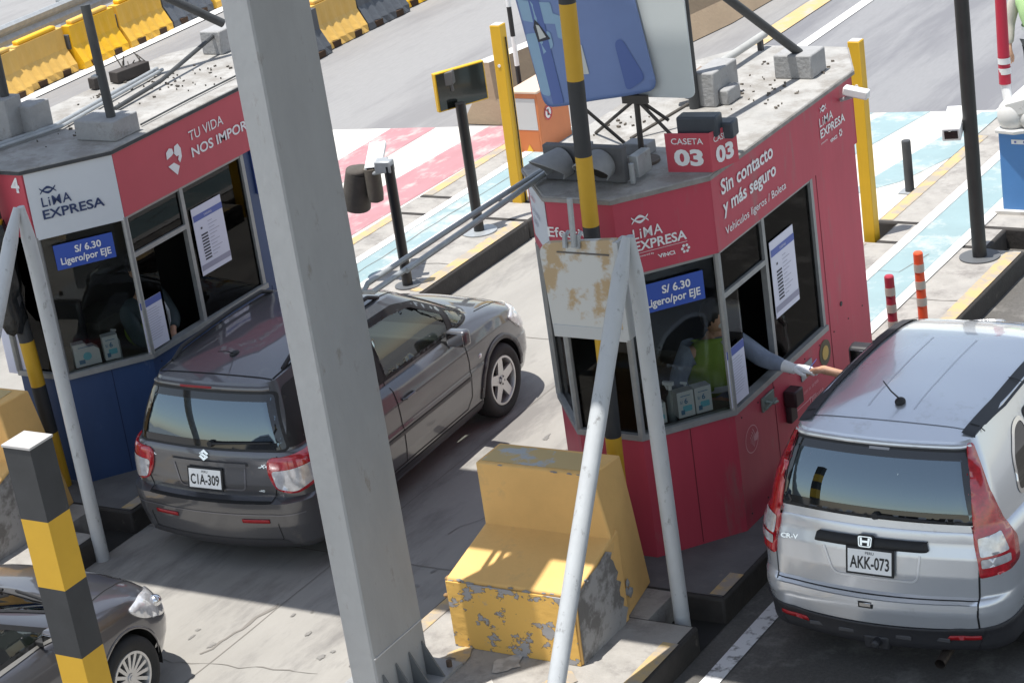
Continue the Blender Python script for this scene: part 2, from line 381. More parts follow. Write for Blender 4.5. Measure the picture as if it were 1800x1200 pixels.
# ---------------------------------------------------------------- canopy of the toll plaza (above the picture, it shades the booths)
b = MB(); b.box(-30, -7.35, 11.70, 14.17, 6.9, 7.3); b.box(-7.35, 9, 8.6, 14.17, 6.9, 7.3)
cn = b.build('plaza_canopy', mat('canopy_grey', (.30, .31, .32), .6, var=.1), bevel=.02)
one(cn, 'wide grey steel canopy spanning the lanes above the toll booths', 'canopy')
# ================================================================ big steel column
root = thing('steel_column', 'massive grey square steel column rising in front of the dark hatchback', 'column', (-9.2, 11.35, .2))
def cen(z): return (-9.245-.0*z, 11.405+.0*z)
b = MB(); w0, w1, z0, z1 = .0, .0, .2, 6.9
def colring(z, x1, y0, wx, wy, c=.012):
    x0 = x1-wx; y1 = y0+wy
    return [(x0+c, y0, z), (x1-c, y0, z), (x1, y0+c, z), (x1, y1-c, z), (x1-c, y1, z), (x0+c, y1, z), (x0, y1-c, z), (x0, y0+c, z)]
CX1, CY0, CWX, CWY = -8.985, 11.26, .215, .60
rings = [[b.b.verts.new(p) for p in colring(z, CX1-.012*(z-.2), CY0, CWX, CWY)] for z in (.2, 3.5, 6.9)]
for i in range(2):
    for k in range(8): b.b.faces.new((rings[i][k], rings[i][(k+1) % 8], rings[i+1][(k+1) % 8], rings[i+1][k]))
b.b.faces.new(rings[0][::-1]); b.b.faces.new(rings[-1]); b.build('shaft', STEEL, root)
b = MB(); b.box(CX1-.50, CX1+.16, CY0-.16, CY0+CWY+.16, .2, .225); b.build('base_plate', STEEL, root, bevel=.004)
for k in range(4):
    y = CY0+.06+k*.16
    b = MB(); v = [(CX1+.001, y, .22), (CX1+.15, y, .22), (CX1+.001, y, .48)]
    A = [b.b.verts.new(p) for p in v]; C_ = [b.b.verts.new((p[0], p[1]+.014, p[2])) for p in v]
    b.b.faces.new(A); b.b.faces.new(C_[::-1])
    for i in range(3): b.b.faces.new((A[i], A[(i+1) % 3], C_[(i+1) % 3], C_[i]))
    b.build('gusset', mat('gusset_dark_steel', (.12, .13, .135), .5), root)
b = MB()
for y in (CY0-.08, CY0+CWY+.08):
    for x in (CX1-.40, CX1+.10): b.cyl((x, y, .22), (x, y, .27), .02, n=8)
b.build('anchor_bolts', mat('rusty_bolt', (.09, .06, .04), .8), root)
# weld seam on the shaft
b = MB(); b.box(CX1-.001-.006, CX1+.002, CY0+.01, CY0+CWY-.01, .62, .628); b.build('weld_line', mat('weld_pale', (.5, .5, .5), .6), root)

# ================================================================ striped posts
YEL = mat('post_yellow', (.62, .36, .025), .55, var=.10, scale=4, dirt=(.16, .13, .10), dscale=16, dthr=.71)
GBLK = mat('post_black', (.04, .042, .045), .6, var=.3, scale=6, dirt=(.13, .13, .13), dscale=8, dthr=.64)
root = thing('striped_post', 'square post in wide black and yellow bands with a flat sunlit top', 'post', (-9.39, 9.12, .2))
def sq(z, lean=.0): # nearly vertical
    return (-9.485+.0*z-.030*(3.15-z), 9.02-.0*(3.15-z))
ztop = 3.15; bands = []; z = ztop; first = True; names = []
zz = [3.15, 2.70, 2.265, 1.825, 1.385, .945, .2]
for i in range(6):
    a, c = zz[i], zz[i+1]; b = MB(); hw = .115
    def q(z):
        dx = .055*(ztop-z)*.5; return [(-9.33-.205+dx, 8.99, z), (-9.33+dx, 8.99, z), (-9.33+dx, 8.99+.19, z), (-9.33-.205+dx, 8.99+.19, z)]
    T = [b.b.verts.new(p) for p in q(a)]; Bt = [b.b.verts.new(p) for p in q(c)]
    b.b.faces.new(T); b.b.faces.new(Bt[::-1])
    for k in range(4): b.b.faces.new((Bt[k], Bt[(k+1) % 4], T[(k+1) % 4], T[k]))
    b.build('painted_band', GBLK if i % 2 == 0 else YEL, root)
b = MB(); b.prism([(-9.54, 8.985), (-9.325, 8.985), (-9.325, 9.185), (-9.54, 9.185)], 3.151, 3.165); b.build('cap', mat('cap_pale', (.50, .48, .46), .7, var=.2), root)
# round striped pole in front of the red booth
def round_pole(name, label, p0, p1, zs, r, firstyellow):
    root = thing(name, label, 'pole', p0); p0 = Vector(p0); p1 = Vector(p1); D = (p1-p0)
    for i in range(len(zs)-1):
        a = p0+D*((zs[i]-p0.z)/D.z); c = p0+D*((zs[i+1]-p0.z)/D.z); b = MB(); b.cyl(a, c, r, n=28)
        b.build('painted_band', YEL if (i % 2 == 0) == firstyellow else GBLK, root, smooth=True)
    return root
random.seed(77)
for k in range(9):
    x = random.uniform(-9.2, -7.8); y = random.uniform(11.4, 12.7)
    pts = [(x+.10*random.uniform(.4, 1.4)*math.cos(2*math.pi*j/12), y+.16*random.uniform(.3, 1.3)*math.sin(2*math.pi*j/12)) for j in range(12)]
    gsheet('island_paint_remnant', pts, .2105+.0003*k, YELK if k % 2 else mat('pale_paint_remnant', (.52, .49, .45), .85, col2=(.36, .34, .31), thr=.5, soft=.08, scale=9))
# ================================================================ cars
def pip(pts, poly):
    P = np.asarray(poly); x = pts[:, 0]; y = pts[:, 1]; c = np.zeros(len(pts), bool); j = len(P)-1
    for i in range(len(P)):
        xi, yi = P[i]; xj, yj = P[j]
        cond = ((yi > y) != (yj > y)) & (x < (xj-xi)*(y-yi)/((yj-yi) or 1e-12)+xi)
        c ^= cond; j = i
    return c
def dens(poly, d, closed=True):
    out = []; L = len(poly)
    for i in range(L if closed else L-1):
        a = np.array(poly[i], float); b = np.array(poly[(i+1) % L], float); n = max(1, int(math.ceil(np.linalg.norm(b-a)/d)))
        for k in range(n): out.append(tuple(a+(b-a)*k/n))
    if not closed: out.append(tuple(poly[-1]))
    return out
def offp(poly, d):
    """offset outward for CCW / any orientation (positive = outward)"""
    P = [Vector(p) for p in poly]; A = sum(P[i-1].x*P[i].y-P[i].x*P[i-1].y for i in range(len(P)))
    s = 1 if A > 0 else -1; out = []
    for i in range(len(P)):
        a, p, b = P[i-1], P[i], P[(i+1) % len(P)]
        e1 = (p-a); e2 = (b-p)
        n1 = Vector((e1.y, -e1.x)); n2 = Vector((e2.y, -e2.x))
        if n1.length < 1e-9: n1 = n2.copy()
        if n2.length < 1e-9: n2 = n1.copy()
        n1.normalize(); n2.normalize(); n = (n1+n2)
        if n.length < 1e-6: n = n1
        n.normalize(); k = d*s/max(.5, n.dot(n1)); q = p+n*k
        out.append((q.x, q.y))
    return out
BASES = {'R': ((0, 1, 0), (0, 0, 1), (-1, 0, 0)), 'L': ((0, 1, 0), (0, 0, 1), (1, 0, 0)),
         'B': ((1, 0, 0), (0, 0, 1), (0, 1, 0)), 'F': ((1, 0, 0), (0, 0, 1), (0, -1, 0)), 'T': ((1, 0, 0), (0, 1, 0), (0, 0, -1))}
def diag(a, tilt=0.):
    """projection for a lamp wrapping a corner: view direction horizontal at angle a (deg) from +y in plan"""
    r = math.radians(a); d = Vector((math.sin(r), math.cos(r), 0)); u = Vector((d.y, -d.x, 0)); v = Vector((0, 0, 1))
    if tilt: t = math.radians(tilt); d = d*math.cos(t)-Vector((0, 0, 1))*math.sin(t); v = Vector((0, 0, 1))
    return (tuple(u), tuple(v), tuple(d))
class Body:
    def __init__(s, P):
        s.P = P; L = P['L']; N1, NC, NS, NF = 22, 9, 100, 22
        def outline(wd, r, f, Rr, Rf, br, bf):
            X = []; Y = []
            for k in range(N1//2): x = (wd-Rr)*k/(N1//2); X.append(x); Y.append(r+br*(x/wd)**2)
            yr = r+br*((wd-Rr)/wd)**2; yf = f-bf*((wd-Rf)/wd)**2
            for k in range(NC): a = math.pi/2*k/NC; X.append(wd-Rr+Rr*math.sin(a)); Y.append(yr+Rr*(1-math.cos(a)))
            for k in range(NS): t = k/NS; X.append(wd); Y.append(yr+Rr+(yf-Rf-yr-Rr)*t)
            for k in range(NC): a = math.pi/2*k/NC; X.append(wd-Rf+Rf*math.cos(a)); Y.append(yf-Rf+Rf*math.sin(a))
            for k in range(NF//2): x = (wd-Rf)*(1-k/(NF//2)); X.append(x); Y.append(f-bf*(x/wd)**2)
            X = np.array(X); Y = np.array(Y)
            X = np.concatenate([X, [0], -X[:0:-1]]); Y = np.concatenate([Y, [f], Y[:0:-1]])
            ya, yb = P['taper_r'], P['taper_f']
            tr = P['kr']*(np.clip((ya-Y)/ya, 0, 1))**2.2; tf = P['kf']*(np.clip((Y-yb)/(L-yb), 0, 1))**2.2
            return X*(1-tr-tf), Y
        itp = lambda tab, y: np.interp(y, [a for a, _ in tab], [b for _, b in tab])
        def sm(tab, y):   # smoothed table
            yy = np.asarray(y, float); return sum(itp(tab, yy+d) for d in (-.12, -.06, 0, .06, .12))/5
        s.sh = lambda y: sm(P['shoulder'], y); s.gb = lambda y: sm(P['belt'], y); s.zt = lambda y: sm(P['roof'], y)
        rings = []
        T = P['tub']; keys = ['t', 'w', 'r', 'f', 'Rr', 'Rf', 'br', 'bf']; A = np.array(T, float)
        ts = sorted(set([round(a, 4) for a in A[:, 0]] + [round(k/30, 4) for k in range(31)]))
        zb = P['zb']
        for t in ts:
            v = [np.interp(t, A[:, 0], A[:, i]) for i in range(1, 8)]
            X, Y = outline(*v); Z = zb+t*(s.sh(Y)-zb); rings.append((X, Y, Z))
        TX, TY, TZ = rings[-1]
        G = P['gh']; GX, GY = outline(*G['base']); GZ = s.gb(GY)
        nh = 12
        for k in range(1, nh+1):
            q = k/nh; X = TX+(GX-TX)*q; Y = TY+(GY-TY)*q
            Z = TZ+(GZ-TZ)*(1-(1-q)**1.7)
            Z = Z + P.get('hoodcrown', .02)*np.sin(math.pi*q)*np.clip((Y-P['cowl'])/(L-P['cowl']), 0, 1)
            rings.append((X, Y, Z))
        RX, RY = outline(*G['top']); RZ = s.zt(RY); ng = 16
        for k in range(1, ng+1):
            q = k/ng; b = G.get('bulge', .02)*math.sin(math.pi*q)
            X = GX+(RX-GX)*q; X = X*(1+b/np.maximum(.2, np.abs(G['base'][0]))); Y = GY+(RY-GY)*q
            cy = (RY.max()+RY.min())/2; Y = Y+np.sign(Y-cy)*G.get('bulge_y', .02)*math.sin(math.pi*q)*(np.abs(Y-cy) > .5*(RY.max()-cy))
            Z = GZ+(RZ-GZ)*q; rings.append((X, Y, Z))
        cr = P['crown']; cy = (RY.max()+RY.min())/2
        for k in range(1, 11):
            q = 1-k/10.; X = RX*q; Y = cy+(RY-cy)*(.25+.75*q) if q > 0 else cy+(RY-cy)*.25
            Z = s.zt(Y)+cr*(1-q**2.6); rings.append((X, Y, Z))
        n = len(rings[0][0]); nr = len(rings)
        V = np.zeros((nr*n, 3))
        for i, (X, Y, Z) in enumerate(rings): V[i*n:(i+1)*n] = np.stack([X, Y, Z], 1)
        # snap to wheel arches
        for hy, hz, hr in P['arches']:
            d = np.hypot(V[:, 1]-hy, V[:, 2]-hz); sel = (np.abs(V[:, 0]) > .45) & (V[:, 2] < s.sh(V[:, 1])-.02) & (np.abs(d-hr) < .026)
            k = hr/d[sel]; V[sel, 1] = hy+(V[sel, 1]-hy)*k; V[sel, 2] = hz+(V[sel, 2]-hz)*k
        F = [(i*n+j, i*n+(j+1) % n, (i+1)*n+(j+1) % n, (i+1)*n+j) for i in range(nr-1) for j in range(n)]
        s.V = V; s.F = F
        s.bvh = BVHTree.FromPolygons([tuple(v) for v in V], F)
        s.cuts = []
    def ray(s, B, a, b, dist=4.):
        u, v, d = Vector(B[0]), Vector(B[1]), Vector(B[2])
        c = Vector((0, s.P['L']/2, 0)); cu = u*(c.dot(u)); # plane through origin coordinates (a,b) are u·p and v·p
        o = u*a+v*b
        o = o-d*d.dot(o)+d*(d.dot(c))-d*dist if abs(d.z) < .01 else u*a+v*b-d*dist
        return s.bvh.ray_cast(o, d)
    def patch(s, name, poly, B, m, parent, off=.004, hole=None, res=.045, rnd=0., thick=0.):
        if isinstance(B, str): B = BASES[B]
        P0 = dens(rounded(poly, rnd) if rnd else poly, .03)
        Hs = [] if hole is None else (hole if isinstance(hole[0][0], (tuple, list)) else [hole]); Hs = [dens(h, .03) for h in Hs]; H0 = [p for h in Hs for p in h]
        P = np.array(P0); mn = P.min(0); mx = P.max(0)
        gx, gy = np.meshgrid(np.arange(mn[0]+res/2, mx[0], res), np.arange(mn[1]+res/2, mx[1], res)); g = np.stack([gx.ravel(), gy.ravel()], 1)
        if len(g):
            g = g[pip(g, offp(P0, -.012))]
            for h in Hs:
                if len(g): g = g[~pip(g, offp(h, .012))]
        pts = [Vector(p) for p in P0]+[Vector(p) for p in H0]+[Vector(p) for p in g]
        n0 = len(P0); e = [(i, (i+1) % n0) for i in range(n0)]; k0 = n0
        for h in Hs: e += [(k0+i, k0+(i+1) % len(h)) for i in range(len(h))]; k0 += len(h)
        vs, es, fs, *_ = delaunay_2d_cdt(pts, e, [], 0, 1e-5)
        b = bmesh.new(); bv = []; d = Vector(B[2]); last = None
        for p in vs:
            h = s.ray(B, p.x, p.y)
            if h[0] is None:
                u, v = Vector(B[0]), Vector(B[1]); q = u*p.x+v*p.y
                if last is not None: q = q+d*(last-q).dot(d)
                h = s.bvh.find_nearest(q)
            nrm = h[1] if h[1].dot(d) < 0 else -h[1]
            last = h[0]; bv.append(b.verts.new(h[0]+nrm*off))
        C = np.array([((vs[f[0]]+vs[f[1]]+vs[f[2]])/3)[:2] for f in fs])
        ok = pip(C, P0)
        for h in Hs: ok &= ~pip(C, h)
        for f, k in zip(fs, ok):
            if k:
                try: b.faces.new([bv[i] for i in f])
                except ValueError: pass
        for v in [v for v in b.verts if not v.link_faces]: b.verts.remove(v)
        b.normal_update()
        for f in b.faces:
            if f.normal.dot(d) > 0: f.normal_flip()
        me = bpy.data.meshes.new(name); b.to_mesh(me); b.free(); me.materials.append(m)
        for f in me.polygons: f.use_smooth = True
        o = bpy.data.objects.new(name, me); COL.objects.link(o); o.parent = parent
        if thick:
            sl = o.modifiers.new('thickness', 'SOLIDIFY'); sl.thickness = thick; sl.offset = -1
        return o
    def line(s, name, pts, wd, B, m, parent, off=.003, closed=False, smooth=False):
        """a seam: ribbon of width wd along 2D points"""
        if smooth: pts = rounded(pts, smooth) if closed else [pts[0]]+rounded([pts[0]]+list(pts[1:-1])+[pts[-1]], smooth)[6:-6]+[pts[-1]]
        if isinstance(B, str): B = BASES[B]
        p = dens(pts, .03, closed); b = bmesh.new(); L = []; n = len(p); d = Vector(B[2])
        for i in range(n):
            a = Vector(p[i-1] if (i > 0 or closed) else p[0]); c = Vector(p[(i+1) % n] if (i < n-1 or closed) else p[-1]); t = (c-a)
            if t.length < 1e-9: t = Vector((1, 0))
            t.normalize(); nn = Vector((-t.y, t.x))*wd/2; row = []
            for q in (Vector(p[i])-nn, Vector(p[i])+nn):
                h = s.ray(B, q.x, q.y)
                if h[0] is None: row = None; break
                nr = h[1] if h[1].dot(d) < 0 else -h[1]; row.append(b.verts.new(h[0]+nr*off))
            L.append(row)
        rng = range(n if closed else n-1)
        for i in rng:
            if L[i] and L[(i+1) % n] and (L[i][0].co-L[(i+1) % n][0].co).length < .2: b.faces.new((L[i][0], L[(i+1) % n][0], L[(i+1) % n][1], L[i][1]))
        b.normal_update()
        for f in b.faces:
            if f.normal.dot(d) > 0: f.normal_flip()
        me = bpy.data.meshes.new(name); b.to_mesh(me); b.free(); me.materials.append(m)
        for f in me.polygons: f.use_smooth = True
        o = bpy.data.objects.new(name, me); COL.objects.link(o); o.parent = parent; return o
    def at(s, B, a, b, off=0.):
        if isinstance(B, str): B = BASES[B]
        h = s.ray(B, a, b); d = Vector(B[2]); nr = h[1] if h[1].dot(d) < 0 else -h[1]; return h[0]+nr*off, nr
    def window(s, poly, B, parent, gl, seal=.028, name='window', rnd=.05, sealmat=None, inset=.02, frit=0.):
        P0 = rounded(poly, rnd) if rnd else poly
        o = s.patch(name, P0, B, gl, parent, off=.002)
        s.patch('window_seal', offp(P0, seal), B, sealmat or BLACK, o, off=.005, hole=offp(P0, -.008))
        if frit: s.patch('glass_border', offp(P0, -.006), B, mat('frit_black', (.012, .013, .014), .06, coat=.5), o, off=.0045, hole=offp(P0, -frit))
        s.cuts.append((B if not isinstance(B, str) else BASES[B], offp(P0, -inset*.2)))
        return o
    def build(s, m, parent, name='body'):
        V = s.V; F = np.array(s.F); C = V[F].mean(1); keep = np.ones(len(F), bool)
        nrm = np.cross(V[F[:, 1]]-V[F[:, 0]], V[F[:, 2]]-V[F[:, 0]])
        for hy, hz, hr in s.P['arches']:
            keep &= ~((np.abs(C[:, 0]) > .45) & (np.hypot(C[:, 1]-hy, C[:, 2]-hz) < hr-.002) & (C[:, 2] < s.sh(C[:, 1])-.02))
        cg = np.array([0, s.P['L']/2, .8])
        for B, poly in s.cuts:
            u, v, d = [np.array(q) for q in B]
            pr = np.stack([C@u, C@v], 1); facing = (nrm@d)*np.sign(((C-cg)*nrm).sum(1)) < 0
            keep &= ~(pip(pr, poly) & facing)
        b = bmesh.new(); vs = [b.verts.new(v) for v in V]
        for f in F[keep]:
            try: b.faces.new([vs[i] for i in f])
            except ValueError: pass
        bmesh.ops.remove_doubles(b, verts=b.verts, dist=1e-4)
        bmesh.ops.recalc_face_normals(b, faces=b.faces)
        # outward orientation check
        s0 = sum((f.calc_center_median()-Vector(cg)).dot(f.normal)*f.calc_area() for f in b.faces)
        if s0 < 0: bmesh.ops.reverse_faces(b, faces=b.faces)
        me = bpy.data.meshes.new(name); b.to_mesh(me); b.free(); me.materials.append(m)
        for f in me.polygons: f.use_smooth = True
        try: me.set_sharp_from_angle(angle=math.radians(40))
        except Exception: pass
        o = bpy.data.objects.new(name, me); COL.objects.link(o); o.parent = parent; return o

TYRE = mat('tyre_rubber', (.022, .022, .023), .8, var=.3, scale=12, bump=.1)
RIM = mat('alloy_rim', (.62, .62, .62), .35, metal=.75, var=.1)
def wheel(parent, x, y, z, R, side, rim=.68, spokes=5, style='alloy', wd=.21):
    """side=+1 right; x = outer face"""
    t = bpy.data.objects.new('wheel', None); COL.objects.link(t); t.parent = parent; t.location = (x, y, z); t.empty_display_size = .1
    s = side; r = R*rim
    mb = MB(); k = wd
    prof = [(-k, r), (-k, R*.93), (-k+.03, R*.985), (-k+.06, R), (-.06, R), (-.03, R*.985), (-.004, R*.93), (.004, (R+r)/2), (-.01, r+.01), (-.02, r)]
    mb.lathe([(h*s, q) for h, q in prof], (0, 0, 0)); mb.build('tyre', TYRE, t, smooth=True, local=True, angle=50)
    mb = MB()
    mb.lathe([(h*s, q) for h, q in [(-.02, r+.004), (-.008, r), (-.008, r-.018), (-.03, r-.024), (-.09, r-.03)]], (0, 0, 0))
    # spokes
    hubr = r*.2
    for i in range(spokes):
        a = 2*math.pi*i/spokes+.3
        w0 = (.05 if style == 'alloy' else .011); w1 = (.036 if style == 'alloy' else .014)
        n0 = Vector((0, math.cos(a), math.sin(a))); tt = Vector((0, -math.sin(a), math.cos(a)))
        p0 = n0*hubr*.6; p1 = n0*(r-.012)
        h0, h1 = -.028*s, -.018*s
        q = [p0-tt*w0, p0+tt*w0, p1+tt*w1, p1-tt*w1]
        top = [mb.b.verts.new(Vector((h, v.y, v.z))) for v, h in zip(q, (h0, h0, h1, h1))]
        bot = [mb.b.verts.new(Vector((h-.03*s, v.y, v.z))) for v, h in zip(q, (h0, h0, h1, h1))]
        mb.b.faces.new(top); mb.b.faces.new(bot[::-1])
        for j in range(4): mb.b.faces.new((top[j], top[(j+1) % 4], bot[(j+1) % 4], bot[j]))
    mb.cyl((-.06*s, 0, 0), (-.020*s, 0, 0), hubr, hubr*.9, n=24)
    mb.cyl((-.03*s, 0, 0), (-.014*s, 0, 0), hubr*.5, n=16)
    mb.build('rim', RIM, t, smooth=True, local=True)
    mb = MB(); mb.cyl((-.11*s, 0, 0), (-.10*s, 0, 0), r*.97, n=32); mb.cyl((-.10*s, 0, 0), (-.07*s, 0, 0), r*.55, n=32)
    mb.build('brake_disc', mat('brake_dark', (.05, .05, .05), .6), t, smooth=True, local=True)
    if style == 'alloy':
        mb = MB()
        for i in range(5):
            a = 2*math.pi*i/5+.3+math.pi/5; mb.cyl((-.03*s, math.cos(a)*hubr*.8, math.sin(a)*hubr*.8), (-.017*s, math.cos(a)*hubr*.8, math.sin(a)*hubr*.8), .009, n=8)
        mb.build('wheel_nuts', DARKPL, t, local=True)
    return t
def arch(body, parent, hy, hz, hr, wside, lip=None, lipw=.05, out=.006):
    """dark wheel housing; optional cladding lip"""
    for s in (1, -1):
        mb = MB(); n = 28
        a0, a1 = math.radians(-12), math.radians(192)
        R0 = hr+.01
        pr = [(hy+R0*math.cos(a0+(a1-a0)*k/n), hz+R0*math.sin(a0+(a1-a0)*k/n)) for k in range(n+1)]
        xo = wside-.035; xi = wside-.42
        A = [mb.b.verts.new((s*xo, y, z)) for y, z in pr]; Bv = [mb.b.verts.new((s*xi, y, z)) for y, z in pr]
        for k in range(n): mb.b.faces.new((A[k], A[k+1], Bv[k+1], Bv[k]))
        mb.b.faces.new(Bv)
        mb.build('wheel_housing', mat('housing_black', (.008, .008, .008), .9), parent, local=True)
        # rim edge
        B = BASES['R' if s > 0 else 'L']
        pts = [(hy+hr*math.cos(a0+.2+(a1-a0-.4)*k/40), hz+hr*math.sin(a0+.2+(a1-a0-.4)*k/40)) for k in range(41)]
        outer = [(hy+(hr+lipw)*math.cos(a0+.2+(a1-a0-.4)*k/40), hz+(hr+lipw)*math.sin(a0+.2+(a1-a0-.4)*k/40)) for k in range(41)]
        zc = body.P['zb']+.01
        poly = [p for p in outer if p[1] > zc]+[p for p in pts if p[1] > zc][::-1]
        if lip: body.patch('arch_trim', poly, B, lip, parent, off=out, thick=out*1.2)
def plate(parent, c, n, word, top, w=.32, h=.155, tilt=0.):
    """number plate at c facing -y"""
    ux = Vector((1, 0, 0)); nn = Vector(n).normalized(); ud = nn.cross(ux).normalized(); ud = -ud if ud.z < 0 else ud
    mb = MB(); mb.obox(Vector(c), ux, ud, nn, w/2+.016, h/2+.016, .006)
    p = mb.build('number_plate', BLACK, parent, bevel=.004, local=True)
    mb = MB(); mb.obox(Vector(c)+nn*.007, ux, ud, nn, w/2, h/2, .002); mb.build('plate_face', mat('plate_white', (.88, .88, .86), .4), p, local=True)
    base = Vector(c)+nn*.009
    ink = mat('plate_ink', (.02, .02, .02), .5)
    text('plate_number', word, ink, p, base-ud*(h*.33), ux, ud, h=h*.56, w=w*.9, bold=.02, align='C', local=True, off=.002)
    text('plate_country', top, ink, p, base+ud*(h*.31), ux, ud, h=h*.12, align='C', local=True, off=.002)
    return p
def seats(parent, y0, w=.46, x=.36, m=None, z=.42, back=.6):
    for s in (-1, 1):
        mb = MB(); mb.box(s*x-w/2, s*x+w/2, y0, y0+.5, z, z+.16); c = Vector((s*x, y0-.06, z+.12+back/2))
        mb.obox(c, (1, 0, 0), Vector((0, -.25, 1)), Vector((0, 1, .25)), w/2, back/2, .06)
        mb.obox(Vector((s*x, y0-.16, z+.12+back+.1)), (1, 0, 0), (0, 0, 1), (0, 1, 0), .13, .085, .045)
        mb.build('seat', m, parent, bevel=.04, local=True)
def mirror(body, parent, y, z, s, m, sz=1., x0=None):
    x0 = x0 or body.P['tub'][5][1]
    mb = MB()
    mb.obox((s*(x0+.12*sz), y, z), (1, s*-.12, .06*s), (s*.12, 1, 0), (0, 0, 1), .105*sz, .055*sz, .075*sz)
    o = mb.build('door_mirror', m, parent, bevel=.036, seg=4, local=True)
    mb = MB(); mb.box(s*(x0-.06), s*(x0+.05), y-.03, y+.03, z-.06, z-.02); mb.build('mirror_arm', BLACK, o, bevel=.01, local=True)
    mb = MB(); mb.obox((s*(x0+.12*sz), y-.053*sz, z), (1, s*-.12, .06*s), (s*.12, 1, 0), (0, 0, 1), .085*sz, .004, .056*sz); mb.build('mirror_glass', mat('mirror_glass', (.5, .5, .5), .05, metal=1.), o, bevel=.003, local=True)
def wiper(body, parent, B, a, b, a2, b2, m=None):
    p, n = body.at(B, a, b, .012); q, n2 = body.at(B, a2, b2, .018)
    mb = MB(); mb.cyl(p-n*.005, p+n*.03, .028, .022, 14); mb.tube([p+n*.02, (p*.5+q*.5)+n*.02, q+n*.012], [.011, .009, .005], 8)
    mb.tube([(p*.75+q*.25)+n*.008, q+n*.004], .007, 6)
    return mb.build('rear_wiper', m or BLACK, parent, smooth=True, local=True)
def handle(body, parent, B, y, z, m, w=.17):
    p, n = body.at(B, y, z)
    mb = MB(); mb.tube([p+Vector((0, -w/2, 0)), p+Vector((0, -w/2+.02, 0))+n*.028, p+Vector((0, w/2-.02, 0))+n*.028, p+Vector((0, w/2, 0))], .012, 10)
    return mb.build('door_handle', m, parent, smooth=True, local=True)

GL_DARK = glass('tinted_glass', (.10, .115, .12), 1.6, base=.05); GL_REAR = glass('rear_glass', (.14, .17, .17), 1.6, base=.16, refl=(.68, .84, .95))
GL_CLEAR = glass('clear_car_glass', (.55, .62, .58), 1.5, base=.03)
RED_LENS = mat('red_lens', (.62, .014, .028), .12, coat=1., var=.5, scale=30, spec=.8)
CLR_LENS = mat('clear_lens', (.78, .78, .80), .12, metal=.35, coat=1., var=.35, scale=25)
CABIN = (.012, .012, .013)

# ---------------------------------------------------------------- dark compact hatchback (rear towards us)
def compact_suv():
    P = dict(L=4.215, zb=.20, taper_r=1.3, taper_f=2.9, kr=.055, kf=.14,
        shoulder=[(0, .985), (1.0, .965), (2.0, .94), (2.9, .925), (3.3, .91), (3.8, .82), (4.0, .74), (4.2, .66)],
        belt=[(0, 1.03), (1.2, 1.01), (2.4, .985), (3.0, 1.0), (3.3, 1.0), (4.2, .98)],
        roof=[(0, 1.475), (.3, 1.515), (.8, 1.555), (1.4, 1.575), (2.0, 1.56), (2.6, 1.48), (3, 1.42)],
        #     t,   w,    r,   f,    Rr,  Rf,  br,  bf
        tub=[(0, .80, .16, 4.06, .22, .35, .16, .22),
             (.10, .845, .055, 4.14, .24, .38, .15, .25),
             (.32, .872, .02, 4.20, .26, .40, .13, .26),
             (.50, .877, .00, 4.215, .27, .42, .13, .27),
             (.575, .877, .0, 4.21, .27, .42, .13, .27),
             (.605, .868, .095, 4.20, .24, .42, .11, .27),
             (.72, .866, .095, 4.18, .24, .42, .10, .27),
             (.86, .86, .115, 4.13, .22, .42, .09, .27),
             (1., .835, .13, 4.06, .20, .42, .09, .27)],
        gh=dict(base=(.765, .155, 3.30, .17, .42, .08, .24), top=(.565, .335, 2.36, .12, .22, .045, .10), bulge=.022, bulge_y=.02),
        cowl=3.3, hoodcrown=.035, crown=.05, arches=[(.78, .33, .365), (3.27, .33, .365)])
    return P
